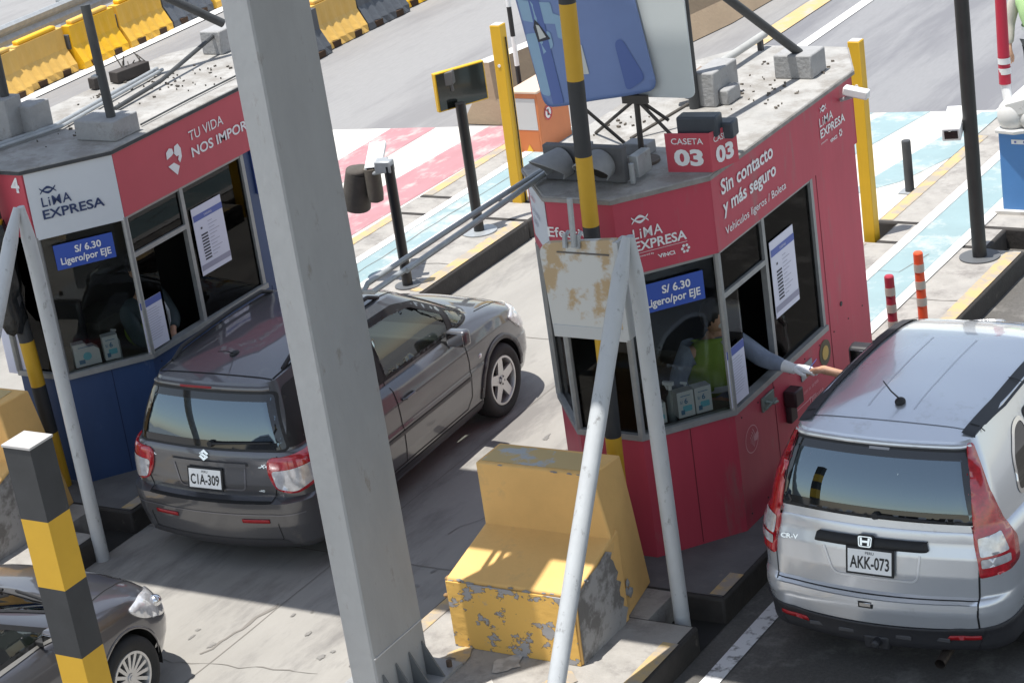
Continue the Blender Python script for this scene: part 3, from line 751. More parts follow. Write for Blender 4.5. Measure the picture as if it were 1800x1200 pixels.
def build_compact():
    root = thing('hatchback_car', 'dark grey hatchback with roof rails between the blue booth and the red booth', 'car', (-11.71, 12.96, 0), .051)
    B = Body(compact_suv()); PAINT = mat('grey_car_paint', (.118, .119, .127), .38, metal=.6, coat=1., inside=CABIN, dirt=(.19, .18, .165), dscale=3, dthr=.60)
    TRIM = mat('satin_trim', (.05, .05, .055), .42, var=.15)
    SEAM = mat('seam_black', (.006, .006, .006), .8)
    # rear glass
    B.window([(-.695, 1.035), (.695, 1.035), (.57, 1.45), (-.57, 1.45)], 'B', root, GL_REAR, name='rear_window', rnd=.04, seal=.010, frit=.06)
    for s, Bn in ((1, 'R'), (-1, 'L')):
        dlo = [(.24, 1.045), (1.2, 1.035), (2.35, 1.01), (3.12, 1.0), (2.42, 1.40), (2.1, 1.485), (1.2, 1.515), (.44, 1.465)]
        fr = [(1.62, 1.045), (2.66, 1.025), (2.66, 1.19), (2.30, 1.395), (2.0, 1.435), (1.64, 1.45)]
        re = [(.88, 1.06), (1.53, 1.045), (1.53, 1.455), (1.15, 1.455), (.93, 1.43)]
        qt = [(.42, 1.085), (.80, 1.07), (.84, 1.42), (.66, 1.41)]
        fq = [(2.73, 1.03), (3.04, 1.02), (2.95, 1.10), (2.74, 1.20)]
        B.patch('pillar_trim', rounded(dlo, .05), Bn, BLACK, root, off=.003, hole=[offp(h, .004) for h in (fr, re, qt, fq)])
        B.window(fr, Bn, root, GL_CLEAR, name='door_window', rnd=.03, seal=.012)
        B.window(re, Bn, root, GL_DARK, name='door_window', rnd=.03, seal=.012)
        B.window(qt, Bn, root, GL_DARK, name='quarter_window', rnd=.05, seal=.012)
        B.window(fq, Bn, root, GL_CLEAR, name='quarter_window', rnd=.01, seal=.008)
        # seams
        B.line('door_seam', [(2.72, .98), (2.74, .72), (2.70, .42), (2.62, .33)], .009, Bn, SEAM, root)
        B.line('door_seam', [(1.575, 1.03), (1.585, .7), (1.585, .33)], .009, Bn, SEAM, root)
        B.line('door_seam', [(.90, 1.05), (.95, .93), (1.14, .62), (1.17, .5), (1.17, .33)], .009, Bn, SEAM, root)
        B.line('sill_seam', [(1.17, .335), (2.62, .335)], .008, Bn, SEAM, root)
        B.line('rub_strip', [(1.19, .60), (2.72, .585)], .028, Bn, TRIM, root, off=.008)
        B.line('side_skirt', [(1.15, .275), (2.9, .275)], .06, Bn, TRIM, root, off=.006)
        handle(B, root, Bn, 1.75, .845, PAINT); handle(B, root, Bn, 1.07, .87, PAINT)
        p, n = B.at(Bn, 2.93, .70); mb = MB(); mb.sph(p, .022, (.5, 1.3, 1)); mb.build('side_repeater', CLR_LENS, root, smooth=True, local=True)
        mirror(B, root, 2.54, 1.03, s, PAINT, x0=.80)
        # lamps
        D = diag(-42 if s > 0 else 42)
        u = Vector(D[0]); U = lambda x, y: s*0+u.x*x*s+u.y*y
        tl = [(U(.60, .10), .985), (U(.865, .50), 1.02), (U(.88, .50), .93), (U(.872, .33), .76), (U(.76, .17), .70), (U(.62, .12), .74), (U(.585, .10), .86)]
        lamp = B.patch('tail_lamp', tl, D, RED_LENS, root, off=.016, rnd=.05, thick=.02)
        cl = [(U(.605, .12), .885), (U(.85, .40), .925), (U(.868, .40), .88), (U(.85, .32), .785), (U(.75, .18), .722), (U(.625, .13), .755)]
        B.patch('lamp_lens', cl, D, CLR_LENS, lamp, off=.020, rnd=.03)
        D = diag(180+38 if s > 0 else 180-38)
        u = Vector(D[0]); U = lambda x, y: u.x*x*s+u.y*y
        hl = [(U(.50, 4.0), .66), (U(.80, 3.72), .62), (U(.815, 3.50), .80), (U(.70, 3.6), .865), (U(.55, 3.88), .80)]
        B.patch('headlight', hl, D, CLR_LENS, root, off=.014, rnd=.05, thick=.015)
        B.patch('reflector', R2(s*.42-.115, s*.42+.115, .485, .515), 'B', mat('reflector_red', (.35, .01, .015), .25), root, off=.008, thick=.006)
    # windscreen
    B.window([(-.62, 3.12), (.62, 3.12), (.50, 2.40), (-.50, 2.40)], 'T', root, GL_CLEAR, name='windscreen', rnd=.08, seal=.03)
    # tailgate
    B.line('tailgate_seam', [(-.62, 1.0), (-.61, .80), (-.57, .655), (.57, .655), (.61, .80), (.62, 1.0)], .009, 'B', SEAM, root)
    B.line('tailgate_seam', [(-.60, .48), (-.60, .335), (-.50, .28)], .006, 'B', SEAM, root); B.line('tailgate_seam', [(.60, .48), (.60, .335), (.50, .28)], .006, 'B', SEAM, root)
    B.line('bumper_line', [(-.80, .555), (.80, .555)], .012, 'B', mat('paint_edge_light', (.20, .20, .22), .3, metal=.6), root, off=.004)
    B.patch('lower_bumper', rounded([(-.70, .215), (.70, .215), (.64, .33), (-.64, .33)], .05), 'B', TRIM, root, off=.005)  # same paint on the car; its dark ground reflection is put into this colour
    B.line('plate_recess', [(-.33, .915), (-.27, .725), (.33, .725), (.34, .90)], .014, 'B', mat('paint_edge_light', (.2, .2, .22)), root, off=.005, smooth=.04)
    B.line('plate_garnish', [(-.36, .925), (.36, .925)], .030, 'B', PAINT, root, off=.022)
    p, n = B.at('B', -.02, .80, .012); plate(root, p, n, 'C1A-309', 'PERU', w=.30, h=.15)
    # badge: slanted S of two folded strokes
    p, n = B.at('B', -.02, .985); ux = Vector((1, 0, 0)); ud = n.cross(ux); ud = ud if ud.z > 0 else -ud
    flat('badge', [[(-.045, .010), (.0, .045), (.045, .012), (.028, .0), (.0, .020), (-.012, .010), (.03, -.022), (.015, -.034)][:6], [(-.045, .010), (-.028, .022), (.045, -.012), (.03, -.024)], [(-.045, -.012), (-.028, 0), (0, -.02), (.014, -.010), (.03, -.024), (0, -.045)]], CHROME, root, p, ux, ud, off=.010, local=True)
    p, n = B.at('B', .50, .905); text('badge_lettering', 'SX4', CHROME, root, p-ux*.06, ux, ud, h=.032, w=.11, bold=.02, local=True, off=.006, shear=.2)
    p, n = B.at('B', -.55, .93); text('badge_lettering', 'SUZUKI', CHROME, root, p-ux*.06, ux, ud, h=.022, bold=.02, local=True, off=.006)
    p, n = B.at('B', .47, .715); text('badge_lettering', 'AWD', CHROME, root, p-ux*.03, ux, ud, h=.016, local=True, off=.006)
    wiper(B, root, 'B', .05, 1.075, .58, 1.10)
    # roof things
    mb = MB(); pts_ = []
    for x in np.linspace(-.53, .53, 23):
        p, n = B.at('B', x, 1.478); pts_.append(p+n*.008)
    m2 = MB(); m2.tube(pts_, .020, 10); m2.build('spoiler', PAINT, root, smooth=True, local=True)
    B.line('roof_seam', [(-.53, .43), (.53, .43)], .010, 'T', SEAM, root, off=.004)
    mb.b.free()
    mb = MB(); q, n = B.at('B', -.10, 1.474, .024); mb.obox(q, (1, 0, 0), (0, 0, 1), n, .15, .011, .008); mb.build('brake_light', mat('brake_light_red', (.25, .01, .02), .3), root, bevel=.006, local=True)
    for s in (1, -1):
        B.line('roof_gutter', [(s*.53, .44), (s*.545, 1.0), (s*.54, 1.7), (s*.50, 2.3)], .014, 'T', SEAM, root, off=.003)
        pts = []
        for y in (.60, .75, 1.1, 1.5, 1.9, 2.05):
            z = B.at('T', s*.52, y)[0].z; pts.append((s*.52, y, z+(.0 if y in (.60, 2.05) else .05)))
        mb = MB(); mb.tube(pts, .017, 8); mb.build('roof_rail', BLACK, root, smooth=True, local=True)
    p, n = B.at('T', 0, .72); mb = MB(); mb.sph(p, .035, (1, 1.5, .6)); mb.tube([p, p+Vector((0, -.10, .06)), p+Vector((0, -.2, .10))], .004, 6); mb.build('antenna', BLACK, root, smooth=True, local=True)
    # bonnet seams
    B.line('bonnet_seam', [(-.60, 3.86), (-.68, 3.5), (-.70, 3.2)], .008, 'T', SEAM, root); B.line('bonnet_seam', [(.60, 3.86), (.68, 3.5), (.70, 3.2)], .008, 'T', SEAM, root)
    for hy, hz, hr in B.P['arches']:
        arch(B, root, hy, hz, hr, .86, lip=TRIM, lipw=.045, out=.012)
    B.build(PAINT, root)
    for y in (.78, 3.27):
        for s in (1, -1): wheel(root, s*.865, y, .328, .328, s, rim=.66)
    # underside and cabin
    mb = MB(); mb.box(-.62, .62, .35, 3.5, .215, .27); mb.build('underbody', mat('housing_black', (.01, .01, .01)), root, local=True)
    mb = MB(); mb.box(-.62, .62, .45, 3.0, .40, .44); mb.box(-.62, .62, 2.72, 3.05, .6, .92); mb.box(-.58, .58, .25, .75, .88, .93); mb.build('dashboard', mat('cabin_dark', (.03, .03, .032), .7), root, bevel=.02, local=True)
    seats(root, 1.62, m=mat('dark_red_seat', (.09, .018, .03), .8, var=.3)); seats(root, .85, m=mat('dark_red_seat', (.09, .018, .03)))
    mb = MB(); c = Vector((-.36, 2.52, .93)); pts = [c+Vector((.19*math.cos(a), .19*math.sin(a)*.45, .19*math.sin(a)*.9)) for a in np.linspace(0, 2*math.pi, 25)]; mb.tube(pts, .014, 8); mb.tube([c+Vector((-.18, 0, 0)), c+Vector((.18, 0, 0))], .02, 8)
    mb.build('steering_wheel', BLACK, root, smooth=True, local=True)
    # things on the parcel shelf
    mb = MB()
    for i in range(9):
        x = random.uniform(-.35, .5); y = random.uniform(.30, .42); mb.obox((x, y, .955), (math.cos(i), math.sin(i), .2), (-math.sin(i), math.cos(i), .3), (0, -.3, 1), random.uniform(.02, .09), random.uniform(.015, .04), .004)
    mb.build('shelf_clutter', mat('paper_pale', (.55, .62, .62), .6), root, local=True)
    return root
build_compact()

# ---------------------------------------------------------------- silver SUV
def build_suv():
    root = thing('suv_car', 'silver sport utility car with tall red tail lamps stopped beside the red booth', 'car', (-6.14, 12.89, 0), .012)
    P = dict(L=4.52, zb=.275, taper_r=1.3, taper_f=3.1, kr=.07, kf=.14,
        shoulder=[(0, 1.04), (1.0, 1.03), (2.2, 1.00), (3.1, .99), (3.6, .98), (4.1, .92), (4.4, .82), (4.6, .75)],
        belt=[(0, 1.12), (1.2, 1.10), (2.4, 1.06), (3.3, 1.07), (4.5, 1.05)],
        roof=[(0, 1.62), (.35, 1.65), (.8, 1.675), (1.5, 1.68), (2.1, 1.66), (2.6, 1.60), (3, 1.53)],
        tub=[(0, .85, .12, 4.34, .20, .35, .18, .22),
             (.04, .875, .055, 4.42, .24, .38, .17, .25),
             (.245, .885, .035, 4.48, .26, .40, .16, .26),
             (.26, .897, .02, 4.49, .27, .40, .16, .26),
             (.40, .91, .00, 4.52, .28, .42, .15, .27),
             (.50, .91, .012, 4.52, .28, .42, .15, .27),
             (.545, .907, .065, 4.51, .26, .42, .13, .27),
             (.72, .905, .075, 4.47, .26, .42, .12, .27),
             (.88, .90, .10, 4.42, .25, .42, .11, .27),
             (1., .885, .13, 4.34, .24, .42, .11, .27)],
        gh=dict(base=(.83, .155, 3.42, .20, .42, .09, .24), top=(.625, .375, 2.50, .13, .22, .06, .10), bulge=.03, bulge_y=.03),
        cowl=3.42, hoodcrown=.03, crown=.055, arches=[(.92, .36, .40), (3.54, .36, .40)])
    B = Body(P)
    PAINT = mat('silver_car_paint', (.66, .685, .72), .27, metal=.58, coat=1., inside=CABIN, dirt=(.47, .46, .45), dscale=2.2, dthr=.58)
    SEAM = _m['seam_black']; LOWER = mat('grey_black_cladding', (.028, .028, .032), .55, var=.2, scale=20)
    B.window([(-.705, 1.185), (.705, 1.175), (.605, 1.60), (-.605, 1.60)], 'B', root, GL_REAR, name='rear_window', rnd=.03, seal=.012, frit=.055)
    for s, Bn in ((1, 'R'), (-1, 'L')):
        qt = [(.72, 1.19), (1.00, 1.15), (1.12, 1.15), (1.12, 1.54), (.98, 1.53), (.80, 1.39)]
        re = [(1.18, 1.14), (1.82, 1.12), (1.82, 1.57), (1.18, 1.55)]
        fr = [(1.92, 1.11), (3.02, 1.09), (2.52, 1.43), (2.2, 1.55), (1.92, 1.57)]
        B.patch('pillar_trim', [(1.835, 1.11), (1.905, 1.11), (1.905, 1.53), (1.835, 1.53)], Bn, BLACK, root, off=.002); B.patch('pillar_trim', [(1.13, 1.14), (1.17, 1.14), (1.17, 1.50), (1.13, 1.49)], Bn, BLACK, root, off=.002)
        B.window(qt, Bn, root, GL_DARK, name='quarter_window', rnd=.06, seal=.022, sealmat=CHROME)
        B.window(re, Bn, root, GL_DARK, name='door_window', rnd=.03, seal=.012)
        B.window(fr, Bn, root, GL_CLEAR, name='door_window', rnd=.03, seal=.014)
        for pts in ([(3.05, 1.06), (3.05, .7), (2.98, .4)], [(1.87, 1.1), (1.88, .42)], [(1.15, 1.1), (1.2, .9), (1.36, .62), (1.38, .42)], [(1.38, .42), (2.98, .42)]):
            B.line('door_seam', pts, .009, Bn, SEAM, root)
        B.patch('side_cladding', R2(1.30, 3.14, .31, .42), Bn, LOWER, root, off=.012)
        handle(B, root, Bn, 2.08, .93, PAINT); handle(B, root, Bn, 1.36, .95, PAINT)
        mirror(B, root, 2.72, 1.16, s, LOWER, 1.25, x0=.93)
        # tall tail lamps: red upper along the pillar, clear middle, red base
        D = diag(-38 if s > 0 else 38, 0)
        u = Vector(D[0]); U = lambda x, y: u.x*x*s+u.y*y
        full = [(U(.60, .40), 1.635), (U(.64, .42), 1.635), (U(.765, .33), 1.36), (U(.835, .34), 1.17), (U(.895, .40), 1.02), (U(.895, .40), .88), (U(.87, .30), .845), (U(.715, .155), .83), (U(.715, .15), 1.06), (U(.68, .22), 1.25)]
        lamp = B.patch('tail_lamp', full, D, RED_LENS, root, off=.018, rnd=.02, thick=.022)
        c1 = [(U(.735, .16), 1.085), (U(.835, .28), 1.10), (U(.862, .31), .975), (U(.735, .16), .965)]
        c2 = [(U(.735, .16), .95), (U(.864, .31), .955), (U(.864, .31), .905), (U(.735, .16), .895)]
        B.patch('lamp_lens', c1, D, CLR_LENS, lamp, off=.023, rnd=.015); B.patch('lamp_lens', c2, D, CLR_LENS, lamp, off=.023, rnd=.012)
        D2 = diag(180+38 if s > 0 else 180-38); u = Vector(D2[0]); U = lambda x, y: u.x*x*s+u.y*y
        B.patch('headlight', [(U(.52, 4.35), .78), (U(.85, 4.0), .76), (U(.86, 3.85), .92), (U(.6, 4.2), .93)], D2, CLR_LENS, root, off=.014, rnd=.05, thick=.015)
        B.patch('reflector', rounded([(s*.48, .385), (s*.70, .395), (s*.70, .425), (s*.50, .42)], .01), 'B', _m['reflector_red'], root, off=.018, thick=.006)
    B.window([(-.66, 3.26), (.66, 3.26), (.56, 2.56), (-.56, 2.56)], 'T', root, GL_CLEAR, name='windscreen', rnd=.08, seal=.03)
    B.patch('lower_bumper', rounded([(-.86, .285), (.86, .285), (.89, .42), (.80, .485), (.45, .470), (-.45, .470), (-.80, .485), (-.89, .42)], .04), 'B', LOWER, root, off=.012, thick=.012)
    for s, D in ((1, diag(-60)), (-1, diag(60))):
        u = Vector(D[0]); U = lambda x, y: u.x*x*s+u.y*y
        B.patch('lower_bumper', [(U(.72, .12), .29), (U(.90, .50), .29), (U(.90, .50), .50), (U(.89, .36), .50), (U(.74, .14), .48)], D, LOWER, root, off=.0125, thick=.01)
    mb = MB()
    for x in (-.42, -.2, .2, .45):
        p, n = B.at('B', x, .385); mb.obox(p+n*.012, (1, 0, 0), (0, 0, 1), n, .055, .014, .006)
    mb.build('bumper_slots', mat('mid_grey_plastic', (.06, .06, .065), .5), root, bevel=.004, local=True)
    mb = MB(); mb.box(-.08, .10, .03, .25, .27, .37); mb.cyl((.02, -.03, .335), (.02, .1, .335), .03, n=12); mb.build('tow_bar', LOWER, root, bevel=.015, local=True)
    mb = MB(); mb.cyl((.45, .02, .235), (.45, .5, .28), .036, n=18, cap=False); mb.cyl((.45, .22, .258), (.45, .5, .28), .034, n=18); mb.build('exhaust_pipe', mat('exhaust_metal', (.12, .10, .085), .5, metal=.8), root, smooth=True, local=True)
    # tailgate
    B.line('tailgate_seam', [(.715, 1.08), (.705, .66), (.70, .475)], .011, 'B', SEAM, root); B.line('tailgate_seam', [(-.715, 1.08), (-.705, .66)], .007, 'B', SEAM, root)
    B.line('tailgate_seam', [(-.70, .675), (.70, .675)], .005, 'B', SEAM, root)
    B.line('bumper_step', [(-.70, .64), (.70, .64)], .03, 'B', PAINT, root, off=.012)
    B.patch('tailgate_garnish', rounded([(-.38, 1.05), (.37, 1.05), (.39, .985), (.35, .98), (-.40, .98)], .015), 'B', BLACK, root, off=.028, thick=.03)
    EDGE = mat('silver_edge', (.75, .77, .80), .3, metal=.5)
    B.line('plate_recess', [(-.34, .955), (-.27, .78), (.31, .78), (.33, .955)], .014, 'B', EDGE, root, off=.004, smooth=.05)
    p, n = B.at('B', .0, .895, .02); pl_ = plate(root, p, n, 'AKK-073', 'PERU', w=.305, h=.155)
    text('plate_frame_lettering', 'JAPAN', mat('plate_white', (.7, .7, .7)), pl_, p+n*.008-Vector((0, 0, .088)), (1, 0, 0), n.cross(Vector((1, 0, 0)))*-1 if n.cross(Vector((1, 0, 0))).z < 0 else n.cross(Vector((1, 0, 0))), h=.014, bold=.02, align='C', local=True)
    # H emblem in a rounded frame
    p, n = B.at('B', -.03, 1.02); ux = Vector((1, 0, 0)); ud = n.cross(ux); ud = ud if ud.z > 0 else -ud
    e = flat('emblem_plate', [rounded([(-.052, -.045), (.052, -.045), (.058, .045), (-.058, .045)], .02)], BLACK, root, p, ux, ud, off=.040, th=.02, local=True)
    fr_o = rounded([(-.044, -.036), (.044, -.036), (.050, .036), (-.050, .036)], .016); fr_i = [(x*.84, y*.82) for x, y in fr_o]
    b = MB(); n_ = len(fr_o)
    O = [b.b.verts.new(p+ux*x+ud*y+n*.043) for x, y in fr_o]; I = [b.b.verts.new(p+ux*x+ud*y+n*.043) for x, y in fr_i]
    for i in range(n_): b.b.faces.new((O[i], O[(i+1) % n_], I[(i+1) % n_], I[i]))
    b.build('emblem_ring', CHROME, e, local=True)
    flat('emblem', [[(-.030, -.026), (-.014, -.026), (-.017, -.004), (.017, -.004), (.014, -.026), (.030, -.026), (.034, .028), (.020, .028), (.018, .008), (-.018, .008), (-.020, .028), (-.034, .028)][0:0] or [(-.031, -.026), (-.017, -.026), (-.021, .027), (-.036, .027)], [(.017, -.026), (.031, -.026), (.036, .027), (.021, .027)], [(-.019, -.006), (.019, -.006), (.020, .008), (-.020, .008)]], CHROME, e, p, ux, ud, off=.044, local=True)
    p, n = B.at('B', -.58, .955); text('badge_lettering', 'CR-V', CHROME, root, p-ux*.085, ux, ud, h=.032, w=.125, bold=.02, local=True, off=.006)
    # bumper handle slot
    p, n = B.at('B', -.03, .615); mb = MB(); mb.obox(p+n*.004, ux, (0, 0, 1), n, .052, .026, .006); lt = mb.build('tailgate_handle', BLACK, root, bevel=.006, local=True)
    mb = MB(); mb.obox(p+n*.010, ux, (0, 0, 1), n, .038, .012, .004); mb.build('handle_lens', CHROME, lt, local=True)
    wiper(B, root, 'B', .03, 1.19, .50, 1.18)
    B.patch('third_brake_lamp', R2(-.05, .09, 1.585, 1.60), 'B', mat('lens_grey', (.3, .3, .32), .3), root, off=.01)
    # spoiler lip
    pts_ = []
    for x in np.linspace(-.60, .60, 25):
        p, n = B.at('B', x, 1.622); pts_.append(p+n*.004)
    mb = MB(); mb.tube(pts_, .018, 10); mb.build('spoiler', PAINT, root, smooth=True, local=True)
    B.line('roof_seam', [(-.53, .56), (.53, .56)], .006, 'T', SEAM, root, off=.003)
    for s in (1, -1):
        B.line('roof_gutter', [(s*.565, .50), (s*.59, 1.0), (s*.59, 1.8), (s*.55, 2.45)], .085, 'T', mat('roof_strip_black', (.03, .032, .036), .6), root, off=.014)
        for y in (.62, 1.35): B.line('strip_joint', [(s*.54, y), (s*.625, y)], .012, 'T', SEAM, root, off=.016)
    for x in (-.20, .12): B.line('roof_crease', [(x, .72), (x+.005, 1.9)], .012, 'T', mat('crease_shade', (.55, .57, .60), .35, metal=.6), root, off=.001)
    p, n = B.at('T', 0, .78); mb = MB(); mb.sph(p+n*.012, .036, (1, 1.2, .8)); mb.tube([p+n*.03, p+Vector((-.05, -.02, .09)), p+Vector((-.10, -.02, .16))], [.006, .005, .004], 6); mb.build('antenna', BLACK, root, smooth=True, local=True)
    for hy, hz, hr in P['arches']: arch(B, root, hy, hz, hr, .90, lip=LOWER, lipw=.055, out=.012)
    B.build(PAINT, root)
    for y in (.92, 3.54):
        for s in (1, -1): wheel(root, s*.90, y, .36, .36, s, rim=.62)
    mb = MB(); mb.box(-.72, .72, .3, 4.3, .29, .34); mb.build('underbody', _m['housing_black'], root, local=True)
    mb = MB(); mb.box(-.66, .66, .5, 3.2, .46, .50); mb.box(-.66, .66, 2.95, 3.3, .7, 1.02); mb.build('dashboard', _m['cabin_dark'], root, bevel=.02, local=True)
    sm_ = mat('grey_seat', (.10, .10, .11), .8, var=.2)
    seats(root, 1.95, m=sm_, z=.5, back=.62); seats(root, 1.0, m=sm_, z=.5, back=.62)
    return root
build_suv()

# ---------------------------------------------------------------- grey car, only its front right quarter is in the picture
def build_sedan():
    root = thing('grey_car', 'grey car with silver headlight and multispoke wheel behind the tall striped post', 'car', (-11.76, 7.80, 0), .0)
    P = dict(L=4.05, zb=.20, taper_r=1.3, taper_f=2.75, kr=.06, kf=.13,
        shoulder=[(0, .95), (1.0, .93), (2.2, .90), (2.9, .875), (3.4, .83), (3.75, .745), (3.95, .66), (4.1, .58)],
        belt=[(0, 1.0), (1.2, .97), (2.4, .93), (3.05, .95), (4.0, .93)],
        roof=[(0, 1.38), (.5, 1.43), (1.2, 1.46), (1.8, 1.45), (2.3, 1.38), (3, 1.3)],
        tub=[(0, .78, .20, 3.86, .22, .35, .16, .28), (.12, .83, .10, 3.95, .24, .40, .15, .32), (.35, .855, .03, 4.03, .26, .44, .13, .36),
             (.50, .86, .0, 4.05, .27, .45, .13, .37), (.60, .86, .03, 4.04, .27, .45, .13, .37), (.75, .853, .06, 4.0, .24, .46, .10, .37),
             (.90, .842, .09, 3.93, .22, .46, .09, .36), (1., .815, .12, 3.84, .20, .46, .09, .35)],
        gh=dict(base=(.755, .155, 3.05, .17, .42, .08, .24), top=(.54, .42, 2.05, .12, .22, .045, .10), bulge=.022, bulge_y=.02),
        cowl=3.05, hoodcrown=.05, crown=.05, arches=[(.70, .31, .34), (3.20, .31, .345)])
    B = Body(P); PAINT = mat('warm_grey_car_paint', (.13, .128, .138), .30, metal=.7, coat=1., inside=CABIN, dirt=(.17, .16, .15), dscale=3, dthr=.62)
    SEAM = _m['seam_black']
    B.window([(-.60, 2.92), (.60, 2.92), (.50, 2.13), (-.50, 2.13)], 'T', root, glass('pale_windscreen', (.45, .52, .46), 1.5, base=.06), name='windscreen', rnd=.08, seal=.03)
    for s, Bn in ((1, 'R'), (-1, 'L')):
        fr = [(1.45, .985), (2.62, .965), (2.05, 1.30), (1.75, 1.37), (1.45, 1.385)]; re = [(.75, 1.0), (1.37, .985), (1.37, 1.39), (.85, 1.37)]
        B.window(fr, Bn, root, GL_DARK, name='door_window', rnd=.03, seal=.025); B.window(re, Bn, root, GL_DARK, name='door_window', rnd=.03, seal=.025)
        B.line('door_seam', [(2.66, .93), (2.66, .5), (2.60, .3)], .008, Bn, SEAM, root); B.line('door_seam', [(1.41, .95), (1.42, .3)], .008, Bn, SEAM, root)
        B.line('belt_moulding', [(1.2, .955), (2.62, .935)], .02, Bn, mat('moulding_grey', (.25, .24, .22), .4, metal=.5), root, off=.008)
        handle(B, root, Bn, 1.58, .80, PAINT)
        mirror(B, root, 2.50, 1.0, s, PAINT, 1.0, x0=.80)
        D = diag(180+38 if s > 0 else 180-38); u = Vector(D[0]); U = lambda x, y: u.x*x*s+u.y*y
        hl = [(U(.50, 3.88), .56), (U(.74, 3.66), .54), (U(.815, 3.40), .66), (U(.80, 3.25), .785), (U(.70, 3.40), .80), (U(.56, 3.76), .70)]
        lamp = B.patch('headlight', hl, D, CLR_LENS, root, off=.012, rnd=.06, thick=.014)
        p, n = B.at(D, U(.70, 3.62), .66); mb = MB(); mb.sph(p+n*.008, .05, (1, 1, .9)); mb.build('headlight_bulb', CHROME, lamp, smooth=True, local=True)
        B.line('bonnet_seam', [(s*.47, 3.72), (s*.58, 3.45), (s*.66, 3.15), (s*.69, 2.95)], .009, 'T', SEAM, root)
    B.line('bonnet_seam', [(-.47, 3.72), (-.2, 3.85), (.2, 3.85), (.47, 3.72)], .008, 'T', SEAM, root)
    B.patch('grille', rounded([(-.34, .45), (.34, .45), (.30, .62), (-.30, .62)], .04), 'F', BLACK, root, off=.004)
    B.patch('lower_grille', rounded([(-.5, .24), (.5, .24), (.45, .34), (-.45, .34)], .04), 'F', BLACK, root, off=.004)
    B.patch('cowl_panel', rounded([(-.62, 2.93), (.62, 2.93), (.60, 3.02), (0, 3.08), (-.60, 3.02)], .03), 'T', mat('cowl_grey', (.07, .07, .07), .7, var=.4, scale=40), root, off=.006)
    for x in (-.45, .10):
        p, _ = B.at('T', x, 3.0, .02); q, _ = B.at('T', x+.50, 2.93, .02); mb = MB(); mb.tube([p, (p+q)/2+Vector((0, 0, .012)), q], .010, 6); mb.build('wiper', BLACK, root, smooth=True, local=True)
    for hy, hz, hr in P['arches']: arch(B, root, hy, hz, hr, .85, lip=PAINT, lipw=.02, out=.004)
    B.build(PAINT, root)
    for y in (.70, 3.20):
        for s in (1, -1): wheel(root, s*.85, y, .305, .305, s, rim=.64, spokes=16, style='multi', wd=.19)
    mb = MB(); mb.box(-.60, .60, .35, 3.3, .20, .26); mb.build('underbody', _m['housing_black'], root, local=True)
    mb = MB(); mb.box(-.6, .6, .5, 2.8, .38, .42); mb.box(-.6, .6, 2.5, 2.85, .55, .86); mb.build('dashboard', mat('dash_olive', (.10, .11, .09), .7), root, bevel=.02, local=True)
    seats(root, 1.35, m=_m['grey_seat'], z=.36, back=.58)
    return root
build_sedan()
# ================================================================ toll booths
RED3 = mat('booth_red', (.53, .062, .10), .45, var=.16, scale=3, dirt=(.36, .12, .13), dscale=5, dthr=.57, bump=.05, bscale=18, stretch=(1, 1, .22))
BLUE4 = mat('booth_blue', (.035, .075, .19), .45, var=.25, scale=3, dirt=(.13, .16, .23), dscale=6, dthr=.62, stretch=(1, 1, .3))
SIGNRED = mat('sign_red', (.54, .07, .10), .5, var=.08, scale=3, dirt=(.30, .08, .09), dscale=5, dthr=.68)
SIGNWHITE = mat('sign_white', (.62, .66, .70), .5, var=.06, scale=3)
NAVY = mat('navy_lettering', (.02, .04, .12), .5)
ALU = mat('window_frame_grey', (.36, .365, .36), .45, metal=.3, var=.2, scale=14)
ROOFM = mat('roof_dusty', (.42, .41, .39), .9, var=.30, scale=3.5, dirt=(.26, .245, .225), dscale=3.2, dthr=.46, bump=.35, bscale=40)
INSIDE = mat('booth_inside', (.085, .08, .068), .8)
BGL = glass('booth_glass', (.90, .92, .91), 1.42, base=.0, refl=(.6, .6, .6)); BGLD = glass('booth_glass_dark', (.45, .45, .44), 1.45, base=.0, refl=(.4, .4, .4))
CARD = mat('cardboard', (.30, .21, .12), .8, var=.2)
PAPER = mat('poster_paper', (.70, .70, .80), .6); PBLUE = mat('poster_blue', (.10, .14, .42), .5); PINK_ = mat('poster_ink', (.04, .04, .06), .6); PGREY = mat('poster_grey', (.34, .33, .42), .6)
PRICEBL = mat('price_blue', (.035, .09, .42), .5)
def emblem(name, m, parent, pos, xd, ud, s):
    """two curled strokes with dots, like a loose X"""
    def band(sg):
        xs = np.linspace(-.62, .62, 17); c = [(x, sg*(.20-.42*abs(x/.62)**1.7)) for x in xs]
        wd = [.05+.05*(1-abs(x)/.62) for x in xs]
        return [(x, y+w_) for (x, y), w_ in zip(c, wd)]+[(x, y-w_) for (x, y), w_ in zip(c, wd)][::-1]
    pts = [band(1), band(-1)]
    return flat(name, [[(x*s*.9, y*s*.9+i*0.) for x, y in p] for i, p in enumerate(pts)][:1], m, parent, pos, xd, ud, off=.007) if False else flat(name, [[(x*s*.9, y*s*.9) for x, y in p] for p in pts], m, parent, pos, xd, ud, off=.007)
